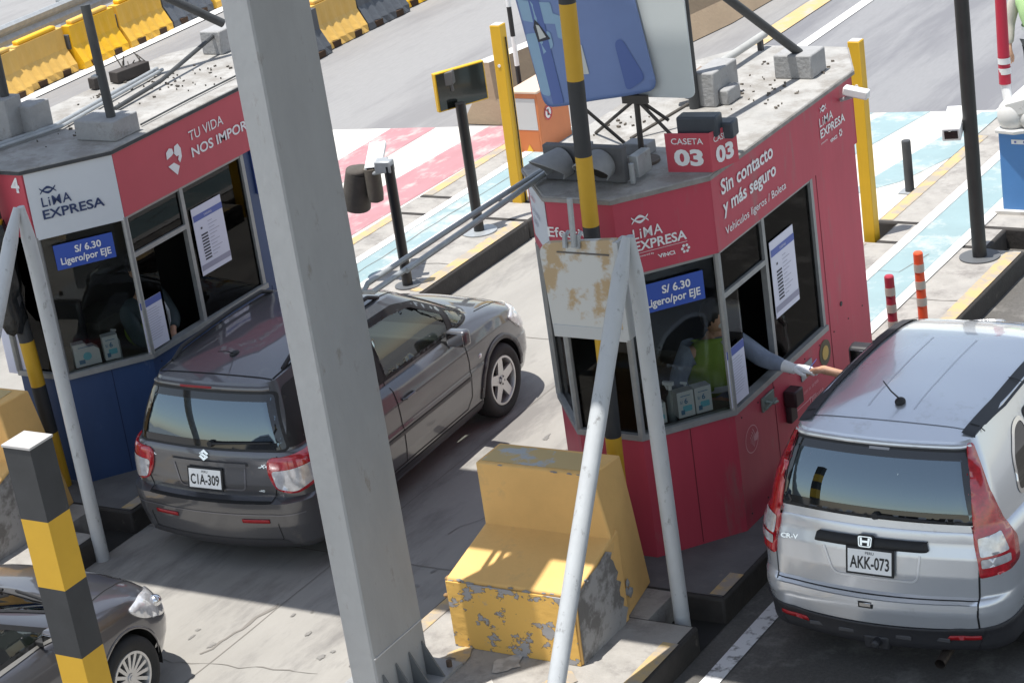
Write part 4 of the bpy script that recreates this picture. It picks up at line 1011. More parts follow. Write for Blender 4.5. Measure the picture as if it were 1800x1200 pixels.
def poster(parent, x, y0, y1, z0, z1, nrm=1, tilt=0., kind='tariff'):
    """poster on a plane x=const facing +x"""
    xd, ud = Vector((0, 1, 0)), Vector((0, 0, 1)); W = y1-y0; H = z1-z0
    if tilt: xd = Vector((0, math.cos(tilt), math.sin(tilt))); ud = Vector((0, -math.sin(tilt), math.cos(tilt)))
    pos = Vector((x, y0, z0))
    o = flat('poster', [R2(0, W, 0, H)], PAPER, parent, pos, xd, ud, off=.004, th=.003)
    if kind == 'tariff':
        flat('poster_header', [R2(.01, W, H*.80, H*.89)], PBLUE, o, pos, xd, ud, off=.006)
        flat('poster_footer', [R2(.01, W, H*.07, H*.15)], PGREY, o, pos, xd, ud, off=.006)
        flat('poster_table', [R2(W*.18, W*.40, H*(.20+.045*k), H*(.225+.045*k)) for k in range(9)]+[R2(W*.20, W*.26, H*.66, H*.69)], PINK_, o, pos, xd, ud, off=.006)
        flat('poster_text', [R2(W*.45, W*(.6+.25*((k*7) % 5)/5), H*(.22+.05*k), H*(.228+.05*k)) for k in range(11)], PGREY, o, pos, xd, ud, off=.006)
        text('poster_title', 'TARIFAS', PAPER, o, pos+xd*W*.5+ud*H*.825, xd, ud, h=H*.035, align='C', off=.008)
    else:
        flat('poster_header', [R2(.0, W, H*.86, H)], PBLUE, o, pos, xd, ud, off=.006)
        flat('poster_text', [R2(W*.12, W*(.72+.18*((k*5) % 4)/4), H*(.18+.05*k), H*(.188+.05*k)) for k in range(13)], PGREY, o, pos, xd, ud, off=.006)
    return o
def booth(num, ox, oy, label):
    V = lambda x, y: (-8.51+ox+x, y+oy)
    A = V(.72, 14.40); Bp = V(.26, 13.83); Cp = V(-.26, 13.83); Dp = V(-.74, 14.38); E_ = V(-.74, 16.95); F_ = V(-.42, 17.48); G_ = V(.42, 17.47); H_ = V(.72, 16.87)
    poly = [Dp, Cp, Bp, A, H_, G_, F_, E_]
    base, fas = (RED3, RED3) if num == 3 else (BLUE4, SIGNRED)
    root = thing('toll_booth', label, 'toll booth', (-8.51+ox, 15.6+oy, .2))
    edges = [(Dp, Cp), (Cp, Bp), (Bp, A), (A, H_), (H_, G_), (G_, F_), (F_, E_), (E_, Dp)]
    b = MB()
    for p, q in edges: b.seg(p, q, .2, 1.15, .05)
    # solid walls behind the windows
    yw = 16.04+oy; wl = V(.72, 0)[0]
    b.seg((wl, yw), H_, 1.15, 2.41, .05); b.seg(H_, G_, 1.15, 2.41, .05); b.seg(G_, F_, 1.15, 2.41, .05); b.seg(F_, E_, 1.15, 2.41, .05); b.seg(E_, (Dp[0], yw), 1.15, 2.41, .05)
    b.build('wall', base, root)
    b = MB()
    for i, (p, q) in enumerate(edges):
        if num == 3 or i not in (0, 1, 2): b.seg(p, q, 2.41, 2.985, .05, out=.02, e0=.01, e1=.01)
    b.build('fascia', fas if num == 3 else SIGNRED, root)
    if num == 4:
        b = MB(); b.seg(Bp, A, 2.39, 2.985, .05, out=.024); b.build('fascia', SIGNWHITE, root); b = MB(); b.seg(Dp, Cp, 2.41, 2.985, .05, out=.02); b.build('fascia', SIGNWHITE, root)
        b = MB(); b.seg(Cp, Bp, 2.41, 2.985, .05, out=.02); b.build('fascia', SIGNRED, root)
        b = MB(); b.seg((wl, yw+.1), H_, 2.0, 2.42, .02, out=.024); b.build('blue_trim', mat('trim_blue', (.04, .07, .25), .5), root)
    # roof: thin slab with a slight overhang
    b = MB(); c = Vector((sum(p[0] for p in poly)/8, sum(p[1] for p in poly)/8))
    big = [((p[0]-c.x)*1.045+c.x, (p[1]-c.y)*1.025+c.y) for p in poly]
    b.prism(big, 2.955, 3.0); 
    rf = b.build('roof', ROOFM, root, bevel=.008)
    b = MB(); b.prism([((p[0]-c.x)*1.052+c.x, (p[1]-c.y)*1.030+c.y) for p in poly], 2.962, 2.990); b.build('roof_edge', mat('edge_strip_dark' if num == 4 else 'edge_strip_grey', (.07, .075, .08) if num == 4 else (.33, .31, .29), .8, var=.4, scale=9), rf)
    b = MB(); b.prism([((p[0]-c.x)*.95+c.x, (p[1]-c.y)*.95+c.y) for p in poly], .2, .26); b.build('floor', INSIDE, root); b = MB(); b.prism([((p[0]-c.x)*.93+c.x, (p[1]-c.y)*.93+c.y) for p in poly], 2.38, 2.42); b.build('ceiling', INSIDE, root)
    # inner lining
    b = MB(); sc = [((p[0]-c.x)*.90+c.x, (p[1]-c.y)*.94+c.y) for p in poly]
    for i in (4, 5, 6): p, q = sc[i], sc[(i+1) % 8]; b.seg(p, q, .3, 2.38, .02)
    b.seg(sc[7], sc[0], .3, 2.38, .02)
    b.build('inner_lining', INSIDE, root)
    # counter
    b = MB(); b.prism([(Dp[0]+.06, Dp[1]+.02), (Cp[0]+.02, Cp[1]+.06), (Bp[0]-.02, Bp[1]+.06), (A[0]-.06, A[1]+.02), (A[0]-.06, A[1]+.22), (Dp[0]+.06, Dp[1]+.22)], 1.10, 1.145); b.build('counter', mat('counter_brown', (.09, .075, .06), .5, var=.2), root)
    b = MB(); b.box(V(-.55, 0)[0], V(-.15, 0)[0], 14.75+oy, 15.2+oy, .26, 1.25); b.build('desk_unit', mat('olive_panel', (.10, .09, .07), .7), root, bevel=.01)
    # sill and frames
    S = MB()
    for p, q, e0, e1 in ((Dp, Cp, .0, .0), (Cp, Bp, 0, 0), (Bp, A, 0, 0), (A, (wl, yw), 0, 0), ((Dp[0], yw), Dp, 0, 0)): S.seg(p, q, 1.15, 1.195, .08, out=.022, e0=.01, e1=.01)
    S.build('sill', ALU, root)
    for p in (A, Bp, Cp, Dp): S = MB(); S.cyl((p[0], p[1], 1.19), (p[0], p[1], 2.41), .028, n=8); S.build('corner_mullion', ALU, root)
    for y in (15.15, 16.02):
        S = MB(); S.box(wl-.04, wl+.006, y+oy-.022, y+oy+.022, 1.19, 2.41); S.build('mullion', ALU, root)
        S = MB(); S.box(Dp[0]-.006, Dp[0]+.04, y+oy-.022, y+oy+.022, 1.19, 2.41); S.build('mullion', ALU, root)
    S = MB(); S.box(wl-.04, wl+.0055, 14.42+oy, 15.13+oy, 2.04, 2.08); S.build('window_rail', ALU, root)
    S = MB(); S.box(wl-.035, wl+.003, 14.42+oy, 16.0+oy, 2.385, 2.41); S.build('window_rail', ALU, root)
    S = MB(); S.seg(Bp, A, 2.385, 2.41, .03, out=.003); S.build('window_rail', ALU, root)
    def pane(p, q, z0, z1, g, name='window'):
        S = MB(); S.seg(p, q, z0, z1, .006, out=-.018); return S.build(name, g, root)
    pane(Bp, A, 1.195, 2.385, BGL); pane(Cp, Bp, 1.195, 2.41, BGLD); pane(Dp, Cp, 1.195, 2.41, BGLD)
    pane((wl, 15.17+oy), (wl, 16.0+oy), 1.195, 2.385, BGLD); pane((wl, 14.43+oy), (wl, 15.13+oy), 2.08, 2.385, BGLD); pane((wl, 14.43+oy), (wl, 14.70+oy), 1.195, 2.04, BGLD)
    pane((Dp[0], 15.13+oy), (Dp[0], 14.43+oy), 1.195, 2.41, BGLD); pane((Dp[0], 16.0+oy), (Dp[0], 15.17+oy), 1.195, 2.41, BGLD)
    # chamfer frame of reference
    cd = (Vector((A[0], A[1], 0))-Vector((Bp[0], Bp[1], 0))); L = cd.length; cd.normalize(); up = Vector((0, 0, 1)); cn_ = cd.cross(up)
    P = lambda s, z, off=.022: Vector((A[0], A[1], 0))-cd*s+Vector((0, 0, z))+cn_*off   # s measured back from A
    wx = wl
    # price panel
    pp = flat('price_sign', [R2(-.62, -.125, 0, .215)], PRICEBL, root, P(0, 2.095, .005), cd, up, off=.004, th=.004)
    text('price_lettering', 'S/ 6.30', LETTER, pp, P(.34, 2.215, .012), cd, up, h=.062, bold=.025, align='C')
    text('price_lettering', 'Ligero/por EJE', LETTER, pp, P(.37, 2.118, .012), cd, up, h=.078, w=.42, bold=.022, align='C')
    text('plate_small', ' ', LETTER, pp, P(.3, 2.0), cd, up, h=.01) if False else None
    poster(root, wx-.008, 15.235+oy, 15.65+oy, 1.565, 2.17)
    poster(root, wx+.006, 14.36+oy, 14.64+oy, 1.215, 1.655, kind='notice')
    inkA = LETTER if num == 3 else NAVY
    z = 2.56 if num == 3 else 2.55
    if num == 3:
        emblem('logo', inkA, root, P(.555, 2.805), cd, up, .115)
        text('logo_lettering', 'LiMA', inkA, root, P(.62, 2.665, .024), cd, up, h=.075, w=.225, bold=.008, spacing=1.1)
        text('logo_lettering', 'EXPRESA', inkA, root, P(.62, 2.575, .024), cd, up, h=.072, w=.40, bold=.022)
        flat('logo_rule', [R2(-.60, -.22, 2.558, 2.561)], LETTER, root, P(0, 0, .024), cd, up)
        text('logo_lettering', 'powered by', LETTER, root, P(.60, 2.525, .024), cd, up, h=.02, w=.12)
        text('logo_lettering', 'VINCI', LETTER, root, P(.455, 2.487, .024), cd, up, h=.030, w=.135, bold=.03, shear=-.2)
        flat('logo_star', [circ(-.24+.025*math.cos(a), 2.51+.025*math.sin(a), .011, 8) for a in np.linspace(0, 2*math.pi, 7)[:6]], LETTER, root, P(0, 0, .024), cd, up)
        # front fascia word partly hidden by the pole
        text('sign_lettering', 'Efectivo', LETTER, root, (Cp[0]-.02, Cp[1]-.022, 2.69), (1, 0, 0), up, h=.075, w=.39, bold=.012)
        # white panel on the left chamfer
        d2 = Vector((Cp[0]-Dp[0], Cp[1]-Dp[1], 0)).normalized(); b0 = Vector((Dp[0], Dp[1], 0))
        n2 = d2.cross(up)
        wp = flat('side_panel', [[(.06, 2.50), (.70, 2.50), (.70, 2.93), (.06, 2.93)]], SIGNWHITE, root, b0+n2*.022, d2, up, off=.003, th=.002)
        for k, s_ in enumerate(('Telepase', 'Sin contacto', 'Boleta')): text('panel_lettering', s_, SIGNRED if k == 0 else PGREY, wp, b0+n2*.03+d2*.14+up*(2.80-.09*k), d2, up, h=.045, bold=.01)
        F = lambda y, z: (wx+.022, y, z)
        text('sign_lettering', 'Sin contacto', LETTER, root, F(14.53, 2.79), (0, 1, 0), up, h=.115, w=.86, bold=.022)
        text('sign_lettering', 'y más seguro', LETTER, root, F(14.53, 2.615), (0, 1, 0), up, h=.135, w=.88, bold=.022)
        text('sign_lettering', 'Vehículos ligeros / Boleta', LETTER, root, F(14.53, 2.475), (0, 1, 0), up, h=.078, w=1.02, bold=.004)
        emblem('logo', LETTER, root, F(16.30, 2.875), (0, 1, 0), up, .10)
        text('logo_lettering', 'LiMA', LETTER, root, F(16.22, 2.745), (0, 1, 0), up, h=.07, w=.25, bold=.008, spacing=1.1)
        text('logo_lettering', 'EXPRESA', LETTER, root, F(16.22, 2.655), (0, 1, 0), up, h=.07, w=.46, bold=.02)
        text('logo_lettering', 'powered by', LETTER, root, F(16.22, 2.605), (0, 1, 0), up, h=.02, w=.12)
        text('logo_lettering', 'VINCI', LETTER, root, F(16.38, 2.57), (0, 1, 0), up, h=.028, w=.13, bold=.03)
        flat('logo_star', [circ(16.58+.022*math.cos(a), 2.59+.022*math.sin(a), .010, 8) for a in np.linspace(0, 2*math.pi, 7)[:6]], LETTER, root, (wx+.022, 0, 0), (0, 1, 0), up)
        # lower side: contactless symbol, faint lettering, sensors
        FL = mat('faint_lettering', (.70, .33, .36), .5)
        cyy, czz = 14.62, .855
        sym = [arcband(cyy, czz, .105, .111, 0, 2*math.pi, 30)]+[arcband(cyy-.05, czz, .03+.022*k, .038+.022*k, -.8, .8, 8) for k in range(4)]
        sym = [p for p in sym[1:]]
        o = flat('contactless_symbol', sym, FL, root, (wx, 0, 0), (0, 1, 0), up, off=.004)
        b = MB(); n = 32; a_ = [(cyy+.108*math.cos(2*math.pi*k/n), czz+.108*math.sin(2*math.pi*k/n)) for k in range(n)]; c_ = [(cyy+.100*math.cos(2*math.pi*k/n), czz+.100*math.sin(2*math.pi*k/n)) for k in range(n)]
        VA = [b.b.verts.new((wx+.004, y, z)) for y, z in a_]; VC = [b.b.verts.new((wx+.004, y, z)) for y, z in c_]
        for k in range(n): b.b.faces.new((VA[k], VA[(k+1) % n], VC[(k+1) % n], VC[k]))
        b.build('symbol_ring', FL, o)
        flat('hand_symbol', [[(cyy+.03, czz+.01), (cyy+.10, czz+.03), (cyy+.11, czz+.0), (cyy+.08, czz-.04), (cyy+.03, czz-.03)]], FL, o, (wx, 0, 0), (0, 1, 0), up, off=.005)
        text('faint_line', 'Pague con su tarjeta', FL, root, (wx, 15.42, .80), (0, 1, 0), up, h=.045, bold=.005)
        text('faint_line', 'Telepase', FL, root, (wx, 15.62, .68), (0, 1, 0), up, h=.07, bold=.01)
        bd = flat('round_badge', [circ(15.98, .985, .105, 28)], mat('badge_olive', (.10, .085, .05), .5), root, (wx, 0, 0), (0, 1, 0), up, off=.004)
        flat('badge_centre', [circ(15.98, .985, .058, 20)], mat('badge_yellow', (.55, .38, .10), .5), bd, (wx, 0, 0), (0, 1, 0), up, off=.007)
        b = MB(); b.box(wx+.002, wx+.11, 15.19, 15.33, .86, .99); b.box(wx+.002, wx+.05, 15.20, 15.32, .72, .86); b.build('card_reader', mat('reader_dark', (.03, .012, .016), .5), root, bevel=.012)
        b = MB(); b.box(wx+.002, wx+.02, 14.82, 15.02, .98, 1.09); b.tube([(wx+.02, 14.86, 1.05), (wx+.06, 14.92, 1.02), (wx+.05, 15.0, 1.0)], .012, 8); b.tube([(wx+.03, 14.84, 1.0), (wx+.07, 14.95, 1.05)], .010, 8); b.build('latch_bracket', mat('pale_green_metal', (.22, .27, .25), .5, metal=.4), root, bevel=.003)
        b = MB(); b.box(wx+.002, wx+.012, 15.52, 15.72, .93, 1.05); b.build('small_notice', mat('grey_notice', (.35, .38, .38), .5), root)
        strip_ = MB(); strip_.box(wx+.001, wx+.004, 15.35, 15.75, .735, .742); strip_.build('faint_rule', FL, root)
    else:
        emblem('logo', NAVY, root, P(.565, 2.79), cd, up, .12)
        text('logo_lettering', 'LiMA', NAVY, root, P(.635, 2.655, .028), cd, up, h=.080, w=.245, bold=.008, spacing=1.1)
        text('logo_lettering', 'EXPRESA', NAVY, root, P(.645, 2.55, .028), cd, up, h=.080, w=.51, bold=.02)
        F = lambda y, z: (wx+.022, y, z)
        # heart with a folded hand, cut in two
        hy, hz_, k = 15.07, 2.66, 1.0
        H1 = [(hy-.10, hz_+.03), (hy-.095, hz_+.09), (hy-.05, hz_+.115), (hy-.01, hz_+.10), (hy+.0, hz_+.06), (hy-.03, hz_+.045)]
        H2 = [(hy+.005, hz_+.05), (hy+.02, hz_+.11), (hy+.07, hz_+.12), (hy+.10, hz_+.07), (hy+.095, hz_+.0), (hy+.06, hz_-.045), (hy+.04, hz_-.01), (hy+.06, hz_+.02), (hy+.03, hz_+.02)]
        H3 = [(hy-.10, hz_-.03), (hy-.02, hz_-.02), (hy+.02, hz_-.05), (hy+.045, hz_-.07), (hy+.0, hz_-.135)]
        flat('heart_logo', [H1, H2, H3], LETTER, root, (wx+.022, 0, 0), (0, 1, 0), up)
        text('sign_lettering', 'TU VIDA', LETTER, root, F(15.30, 2.745), (0, 1, 0), up, h=.085, w=.48, bold=.004)
        text('sign_lettering', 'NOS IMPORTA', LETTER, root, F(15.30, 2.60), (0, 1, 0), up, h=.088, w=.98, bold=.02)
        text('sign_number', '4', LETTER, root, (Bp[0]-.13, Bp[1]-.022, 2.80), (1, 0, 0), up, h=.13, bold=.03)
        text('sign_lettering', 'TE', NAVY, root, (Bp[0]-.16, Bp[1]-.022, 2.50), (1, 0, 0), up, h=.045)
    return root, A, Bp, Cp, Dp, cd, cn_, P
def seams(root, wx, oy, P, cd, n, m, top):
    for (y, z0, z1) in ((16.12, .22, top), (15.05, .22, 1.14)):
        b = MB(); b.box(wx+.0005, wx+.0025, y+oy-.003, y+oy+.003, z0, z1); b.build('panel_seam', m, root)
    for s in (.36,):
        p = P(s, .22, .0015); b = MB(); b.obox(p+Vector((0, 0, .46)), cd, (0, 0, 1), n, .003, .46, .001); b.build('panel_seam', m, root)
    random.seed(12); b = MB()
    for y in np.arange(14.5, 16.8, .28):
        for z in (.30, 1.08): b.cyl((wx, y+oy, z), (wx+.004, y+oy, z), .007, n=8)
    b.cyl((wx, 16.35+oy, 1.25), (wx+.006, 16.35+oy, 1.25), .02, n=10)
    b.build('screws', DARKPL, root)
rt3, A3, B3, C3, D3, cd3, cn3, P3 = booth(3, 0, 0, 'red octagonal toll booth with white lettering beside the silver car')
rt4, A4, B4, C4, D4, cd4, cn4, P4 = booth(4, -5.42, -.06, 'toll booth with dark blue base and red and white fascia')

seams(rt3, -7.79, 0, P3, cd3, cn3, mat('seam_dark_red', (.16, .02, .03), .7), 2.40)
seams(rt4, -13.21, -.06, P4, cd4, cn4, mat('seam_dark_blue', (.01, .02, .06), .7), 1.14)
# boxes and bottles on the counters
def maskbox(loc_s, P, cd, w, h, label, cat='box', d=.09, torn=False):
    p = P(loc_s, 1.197, -.10); o = thing('carton', label, cat, tuple(p))
    n = cd.cross(Vector((0, 0, 1)))
    b = MB()
    if torn:
        prof = [(-w/2, 0), (w/2, 0), (w/2*.98, h*.62), (w*.30, h*.80), (w*.1, h*.78), (-.01, h), (-w/2, h*1.0)]
        A = [b.b.verts.new(p+cd*x+Vector((0, 0, y))+n*.02) for x, y in prof]; Bq = [b.b.verts.new(p+cd*x+Vector((0, 0, y))-n*(d-.02)) for x, y in prof]
        b.b.faces.new(A); b.b.faces.new(Bq[::-1])
        for i in range(len(A)): b.b.faces.new((A[i], Bq[i], Bq[(i+1) % len(A)], A[(i+1) % len(A)]))
    else: b.obox(p+Vector((0, 0, h/2))-n*(d/2-.02), cd, (0, 0, 1), n, w/2, h/2, d/2)
    b.build('box_body', mat('carton_white', (.66, .68, .68), .6), o)
    q = p+n*.021
    flat('printed_panel', [rounded(R2(-w*.22, w*.34, h*.22, h*.45), .01)] if not torn else [circ(0, h*.42, h*.18, 14)], mat('print_cyan', (.18, .55, .66), .6), o, q, cd, (0, 0, 1), off=.002)
    flat('printed_marks', [R2(-w*.35, -w*.12, h*.12, h*.30), R2(-w*.3, w*.3, h*.82, h*.85)], mat('print_blue', (.10, .22, .36), .6), o, q, cd, (0, 0, 1), off=.0025)
    text('price_print', '6', mat('print_blue', (.1, .22, .36)), o, q+Vector((0, 0, h*.52)), cd, (0, 0, 1), h=h*.22, bold=.03, align='C') if not torn else None
    text('price_print', 'S/', mat('print_blue', (.1, .22, .36)), o, q+Vector((0, 0, h*.55))-cd*w*.28, cd, (0, 0, 1), h=h*.12, bold=.01, align='C') if not torn else None
    return o
maskbox(.335, P3, cd3, .13, .20, 'white carton printed 6 at the left of the pair in the red booth front window')
maskbox(.195, P3, cd3, .13, .20, 'white carton printed 6 at the right of the pair in the red booth front window')
maskbox(.52, P4, cd4, .22, .20, 'torn open white face mask box in the window of the blue booth', torn=True)
maskbox(.31, P4, cd4, .13, .21, 'upright white carton printed 6 in the window of the blue booth')
maskbox(.545, P3, cd3, .10, .16, 'small white and cyan packet beside the spray bottle in the red booth')
def bottle(P, s, dep, z, h, r, m, label, head):
    p = P(s, z, -dep); o = thing('bottle', label, 'bottle', tuple(p))
    b = MB(); b.lathe([(0, .0), (0, r), (h*.6, r), (h*.72, r*.45), (h*.8, r*.4)], p, 'Z', 18); b.build('bottle_body', m, o, smooth=True)
    b = MB()
    if head == 'spray': b.cyl(p+Vector((0, 0, h*.8)), p+Vector((0, 0, h*.92)), r*.45, n=12); b.obox(p+Vector((-.01, 0, h*.97)), (1, 0, 0), (0, 1, 0), (0, 0, 1), .042, .012, .013); b.obox(p+Vector((-.03, 0, h*.90)), (1, 0, .4), (0, 1, 0), (-.4, 0, 1), .007, .006, .03)
    else: b.cyl(p+Vector((0, 0, h*.8)), p+Vector((0, 0, h*.93)), r*.3, n=12); b.obox(p+Vector((-.01, 0, h*.96)), (1, 0, 0), (0, 1, 0), (0, 0, 1), .025, .008, .007)
    b.build('dispenser_head', WHITE, o, smooth=True)
bottle(P3, .40, .20, 1.147, .30, .035, mat('bottle_translucent', (.25, .28, .28), .2), 'trigger spray bottle with a white head standing in the red booth window', 'spray')
bottle(P3, .28, .20, 1.147, .27, .03, mat('bottle_dark', (.06, .06, .07), .3), 'pump bottle with a white cap behind the cartons in the red booth', 'pump')
bottle(P4, .245, .19, 1.147, .27, .028, mat('bottle_pale', (.4, .45, .45), .3), 'pale capped bottle behind the carton in the blue booth', 'pump')
# office chair inside the blue booth
o = thing('office_chair', 'black padded chair inside the blue booth behind the price sign', 'chair', (-14.1, 14.75, .26))
b = MB(); b.obox((-14.22, 14.42, 1.30), (1, .3, 0), (0, 0, 1), (-.3, 1, 0), .20, .26, .04); b.build('backrest', mat('chair_black', (.02, .021, .025), .45), o, bevel=.03)
b = MB(); b.box(-14.35, -13.95, 14.50, 14.9, .70, .78); b.cyl((-14.15, 14.7, .30), (-14.15, 14.7, .70), .03, n=10); b.build('seat', _m['chair_black'], o, bevel=.02)
# ================================================================ people
def skin_mesh(chains, name, m, parent, sub=2, root=None, smooth=True):
    """chains: list of lists of (x,y,z,r); first vertices coincide to connect"""
    verts = []; rad = []; edges = []; idx = {}
    for ch in chains:
        prev = None
        for (x, y, z, r) in ch:
            k = (round(x, 4), round(y, 4), round(z, 4))
            if k not in idx: idx[k] = len(verts); verts.append((x, y, z)); rad.append(r)
            i = idx[k]
            if prev is not None and prev != i: edges.append((prev, i))
            prev = i
    me = bpy.data.meshes.new(name); off = worldloc(parent) if parent else Vector((0, 0, 0))
    me.from_pydata([tuple(Vector(v)-off) for v in verts], edges, [])
    o = bpy.data.objects.new(name, me); COL.objects.link(o)
    sk = o.modifiers.new('skin', 'SKIN'); sk.use_smooth_shade = True
    sl = me.skin_vertices[0].data
    for i, r in enumerate(rad):
        rr = r if isinstance(r, tuple) else (r, r); sl[i].radius = rr
    sl[0].use_root = True
    ss = o.modifiers.new('sub', 'SUBSURF'); ss.levels = sub; ss.render_levels = sub
    dg = bpy.context.evaluated_depsgraph_get(); dg.update()
    nm = bpy.data.meshes.new_from_object(o.evaluated_get(dg), depsgraph=dg)
    bpy.data.objects.remove(o); nm.name = name; nm.materials.clear(); nm.materials.append(m)
    for f in nm.polygons: f.use_smooth = True
    o2 = bpy.data.objects.new(name, nm); COL.objects.link(o2); o2.parent = parent; return o2
def hand(parent, wrist, tip, up, m, name='hand', s=1., thumb=1, close=.35, chainsonly=False):
    """palm + five fingers from wrist towards tip"""
    W = Vector(wrist); d = (Vector(tip)-W).normalized(); u = Vector(up).normalized(); sd = d.cross(u).normalized(); u = sd.cross(d)
    ch = []
    kn = W+d*.075*s
    c0 = (*W, .026*s); c1 = (*(W+d*.045*s), (.038*s if False else .030*s))
    ch.append([c0, c1])
    lens = [.070, .082, .076, .060]
    for i in range(4):
        o_ = (i-1.5)*.021*s; a = W+d*.085*s+sd*o_; L = lens[i]*s
        p1 = a+d*L*.5-u*L*.12*close*3; p2 = p1+d*L*.30-u*L*.30*close*2; p3 = p2+d*L*.12-u*L*.3*close*2
        ch.append([c1, (*a, .0115*s), (*p1, .0095*s), (*p2, .0085*s), (*p3, .0070*s)])
    t0 = W+d*.03*s+sd*thumb*.032*s; t1 = t0+d*.035*s+sd*thumb*.018*s-u*.01*s; t2 = t1+d*.03*s-u*.012*s-sd*thumb*.004*s
    ch.append([c1, (*t0, .0135*s), (*t1, .011*s), (*t2, .0095*s)])
    if chainsonly: return ch
    return skin_mesh(ch, name, m, parent)
def head(parent, c, face, m, hair, cap=None, mask=None, r=.105):
    c = Vector(c); f = Vector(face).normalized(); s = f.cross(Vector((0, 0, 1))).normalized()
    b = MB(); b.sph(c, r, (.82, .95, 1.15), 20); b.sph(c+f*.02-Vector((0, 0, .05)), r*.72, (.85, .95, .95), 16)
    b.sph(c+f*(r*.93)-Vector((0, 0, .012)), .017, (1, 1.2, 1.6), 10)
    for q in (-1, 1): b.sph(c+s*q*r*.80-Vector((0, 0, .01)), .024, (.5, .8, 1.2), 10)
    b.cyl(c-Vector((0, 0, .17)), c-Vector((0, 0, .05)), .052, .050, 14)
    o = b.build('head', m, parent, smooth=True)
    b = MB()
    for q in (-1, 1): b.sph(c+f*r*.80+s*q*.034+Vector((0, 0, .012)), .010, (1, 1, .8), 8)
    b.obox(c+f*r*.86-Vector((0, 0, .058)), s, (0, 0, 1), f, .022, .005, .006)
    b.build('eyes_and_mouth', mat('eye_dark', (.03, .015, .012), .4), o)
    b = MB(); b.sph(c-f*.016+Vector((0, 0, .022)), r*1.06, (.86, .98, 1.08), 20)
    hb = b.build('hair' if not cap else 'cap', cap or hair, parent, smooth=True)
    if mask:
        b = MB(); b.sph(c+f*.035-Vector((0, 0, .045)), r*.80, (.86, .86, .62), 16); b.build('face_mask', mask, parent, smooth=True)
    return o
HAIR = mat('hair_black', (.012, .010, .009), .6)
LIME = mat('vest_lime', (.26, .38, .05), .7, var=.1, scale=10); SILVER = mat('reflective_tape', (.55, .57, .57), .4)
SHIRT = mat('sleeve_grey_blue', (.24, .28, .36), .8, var=.25, scale=14, bump=1., bscale=11, stretch=(1, 1, .5))
GLOVE = mat('white_glove', (.80, .80, .80), .6, bump=.1, bscale=60)
def bust(root, ox, oy, face, arm_r, arm_l, shirt, vest, sit=1.0, headc=None, cap=None, mask=None, skinm=None, glove=None, handtip=None, handup=(0, 0, 1)):
    """a standing worker; world positions; arm_* = [shoulder, elbow, wrist]"""
    skinm = skinm or SKIN
    H = Vector((ox, oy, .26)); hip = H+Vector((0, 0, .86*sit)); ch_ = H+Vector((0, 0, 1.25*sit)); nk = H+Vector((0, 0, 1.44*sit))
    f = Vector(face).normalized(); s = f.cross(Vector((0, 0, 1))).normalized()
    R_ = [Vector(p) for p in arm_r]; L_ = [Vector(p) for p in arm_l]
    body = [[(*hip, .13), (*ch_, .14), (*nk, .048), (*(nk+Vector((0, 0, .06))), .045)]]
    for A in (R_, L_): body.append([(*ch_, .14), (*A[0], .055), (*A[1], .042), (*A[2], .027)])
    for q in (-1, 1): body.append([(*hip, .13), (*(hip+s*q*.1-Vector((0, 0, .08))), .085), (*(H+s*q*.11+Vector((0, 0, .45))), .06), (*(H+s*q*.11+Vector((0, 0, .06))), .042), (*(H+s*q*.11+f*.12+Vector((0, 0, .03))), .032)])
    for A, tip in ((R_, handtip), (L_, None)):
        W = A[2]; tp = Vector(tip) if tip else W+(A[2]-A[1]).normalized()*.1
        hc = hand(None, W, tp, handup, None, chainsonly=True); hc[0][0] = (*W, .027); body.extend(hc)
    skin_mesh(body, 'body', skinm, root)
    sh = [[(*(hip-Vector((0, 0, .03))), .155), (*ch_, .165), (*(nk-Vector((0, 0, .02))), .075)]]
    for A in (R_, L_): sh.append([(*ch_, .165), (*A[0], .084), (*A[1], .076), (*(A[1]*.5+A[2]*.5), .062), (*(A[1]*.12+A[2]*.88), .050)])
    skin_mesh(sh, 'shirt', shirt, root)
    tr = []
    for q in (-1, 1): tr.append([(*hip, .145), (*(hip+s*q*.1-Vector((0, 0, .08))), .100), (*(H+s*q*.11+Vector((0, 0, .45))), .075), (*(H+s*q*.11+Vector((0, 0, .09))), .058)])
    skin_mesh(tr, 'trousers', mat('dark_trousers', (.02, .022, .026), .8, var=.3, scale=20), root)
    if vest:
        vv = skin_mesh([[(*(hip+Vector((0, 0, .0))), .175), (*(ch_-Vector((0, 0, .02))), .182), (*(nk-Vector((0, 0, .03))), .10)]]+[[(*(ch_-Vector((0, 0, .02))), .182), (*(A[0]*.98+ch_*.02+Vector((0, 0, .005))), .098)] for A in (R_, L_)], 'vest', vest, root)
        b = MB()
        c = hip*.55+ch_*.45; b.lathe([(-.025, .188), (.025, .192)], c, 'Z', 32); b.build('reflective_band', SILVER, vv, smooth=True)
        b = MB()
        for q in (-1, 1): b.tube([ch_+s*q*.10+f*.185-Vector((0, 0, .25)), ch_+s*q*.10+f*.192, ch_+s*q*.09+f*.10+Vector((0, 0, .17))], .018, 8)
        b.build('reflective_stripe', SILVER, vv, smooth=True)
    hc_ = Vector(headc) if headc else nk+Vector((0, 0, .2))
    head(root, hc_, face, skinm, HAIR, cap, mask)
    if glove:
        hand(root, R_[2], handtip, handup, glove, name='glove', s=1.34, close=.22)
        b = MB(); d = (R_[1]-R_[2]).normalized(); b.cyl(R_[2]+d*.05, R_[2]-d*.045, .047, .038, 16); b.build('glove_cuff', glove, root, smooth=True)
    return root
p = thing('person', 'toll attendant in lime vest reaching out of the red booth with a white glove', 'person', (-8.18, 14.90, .26))
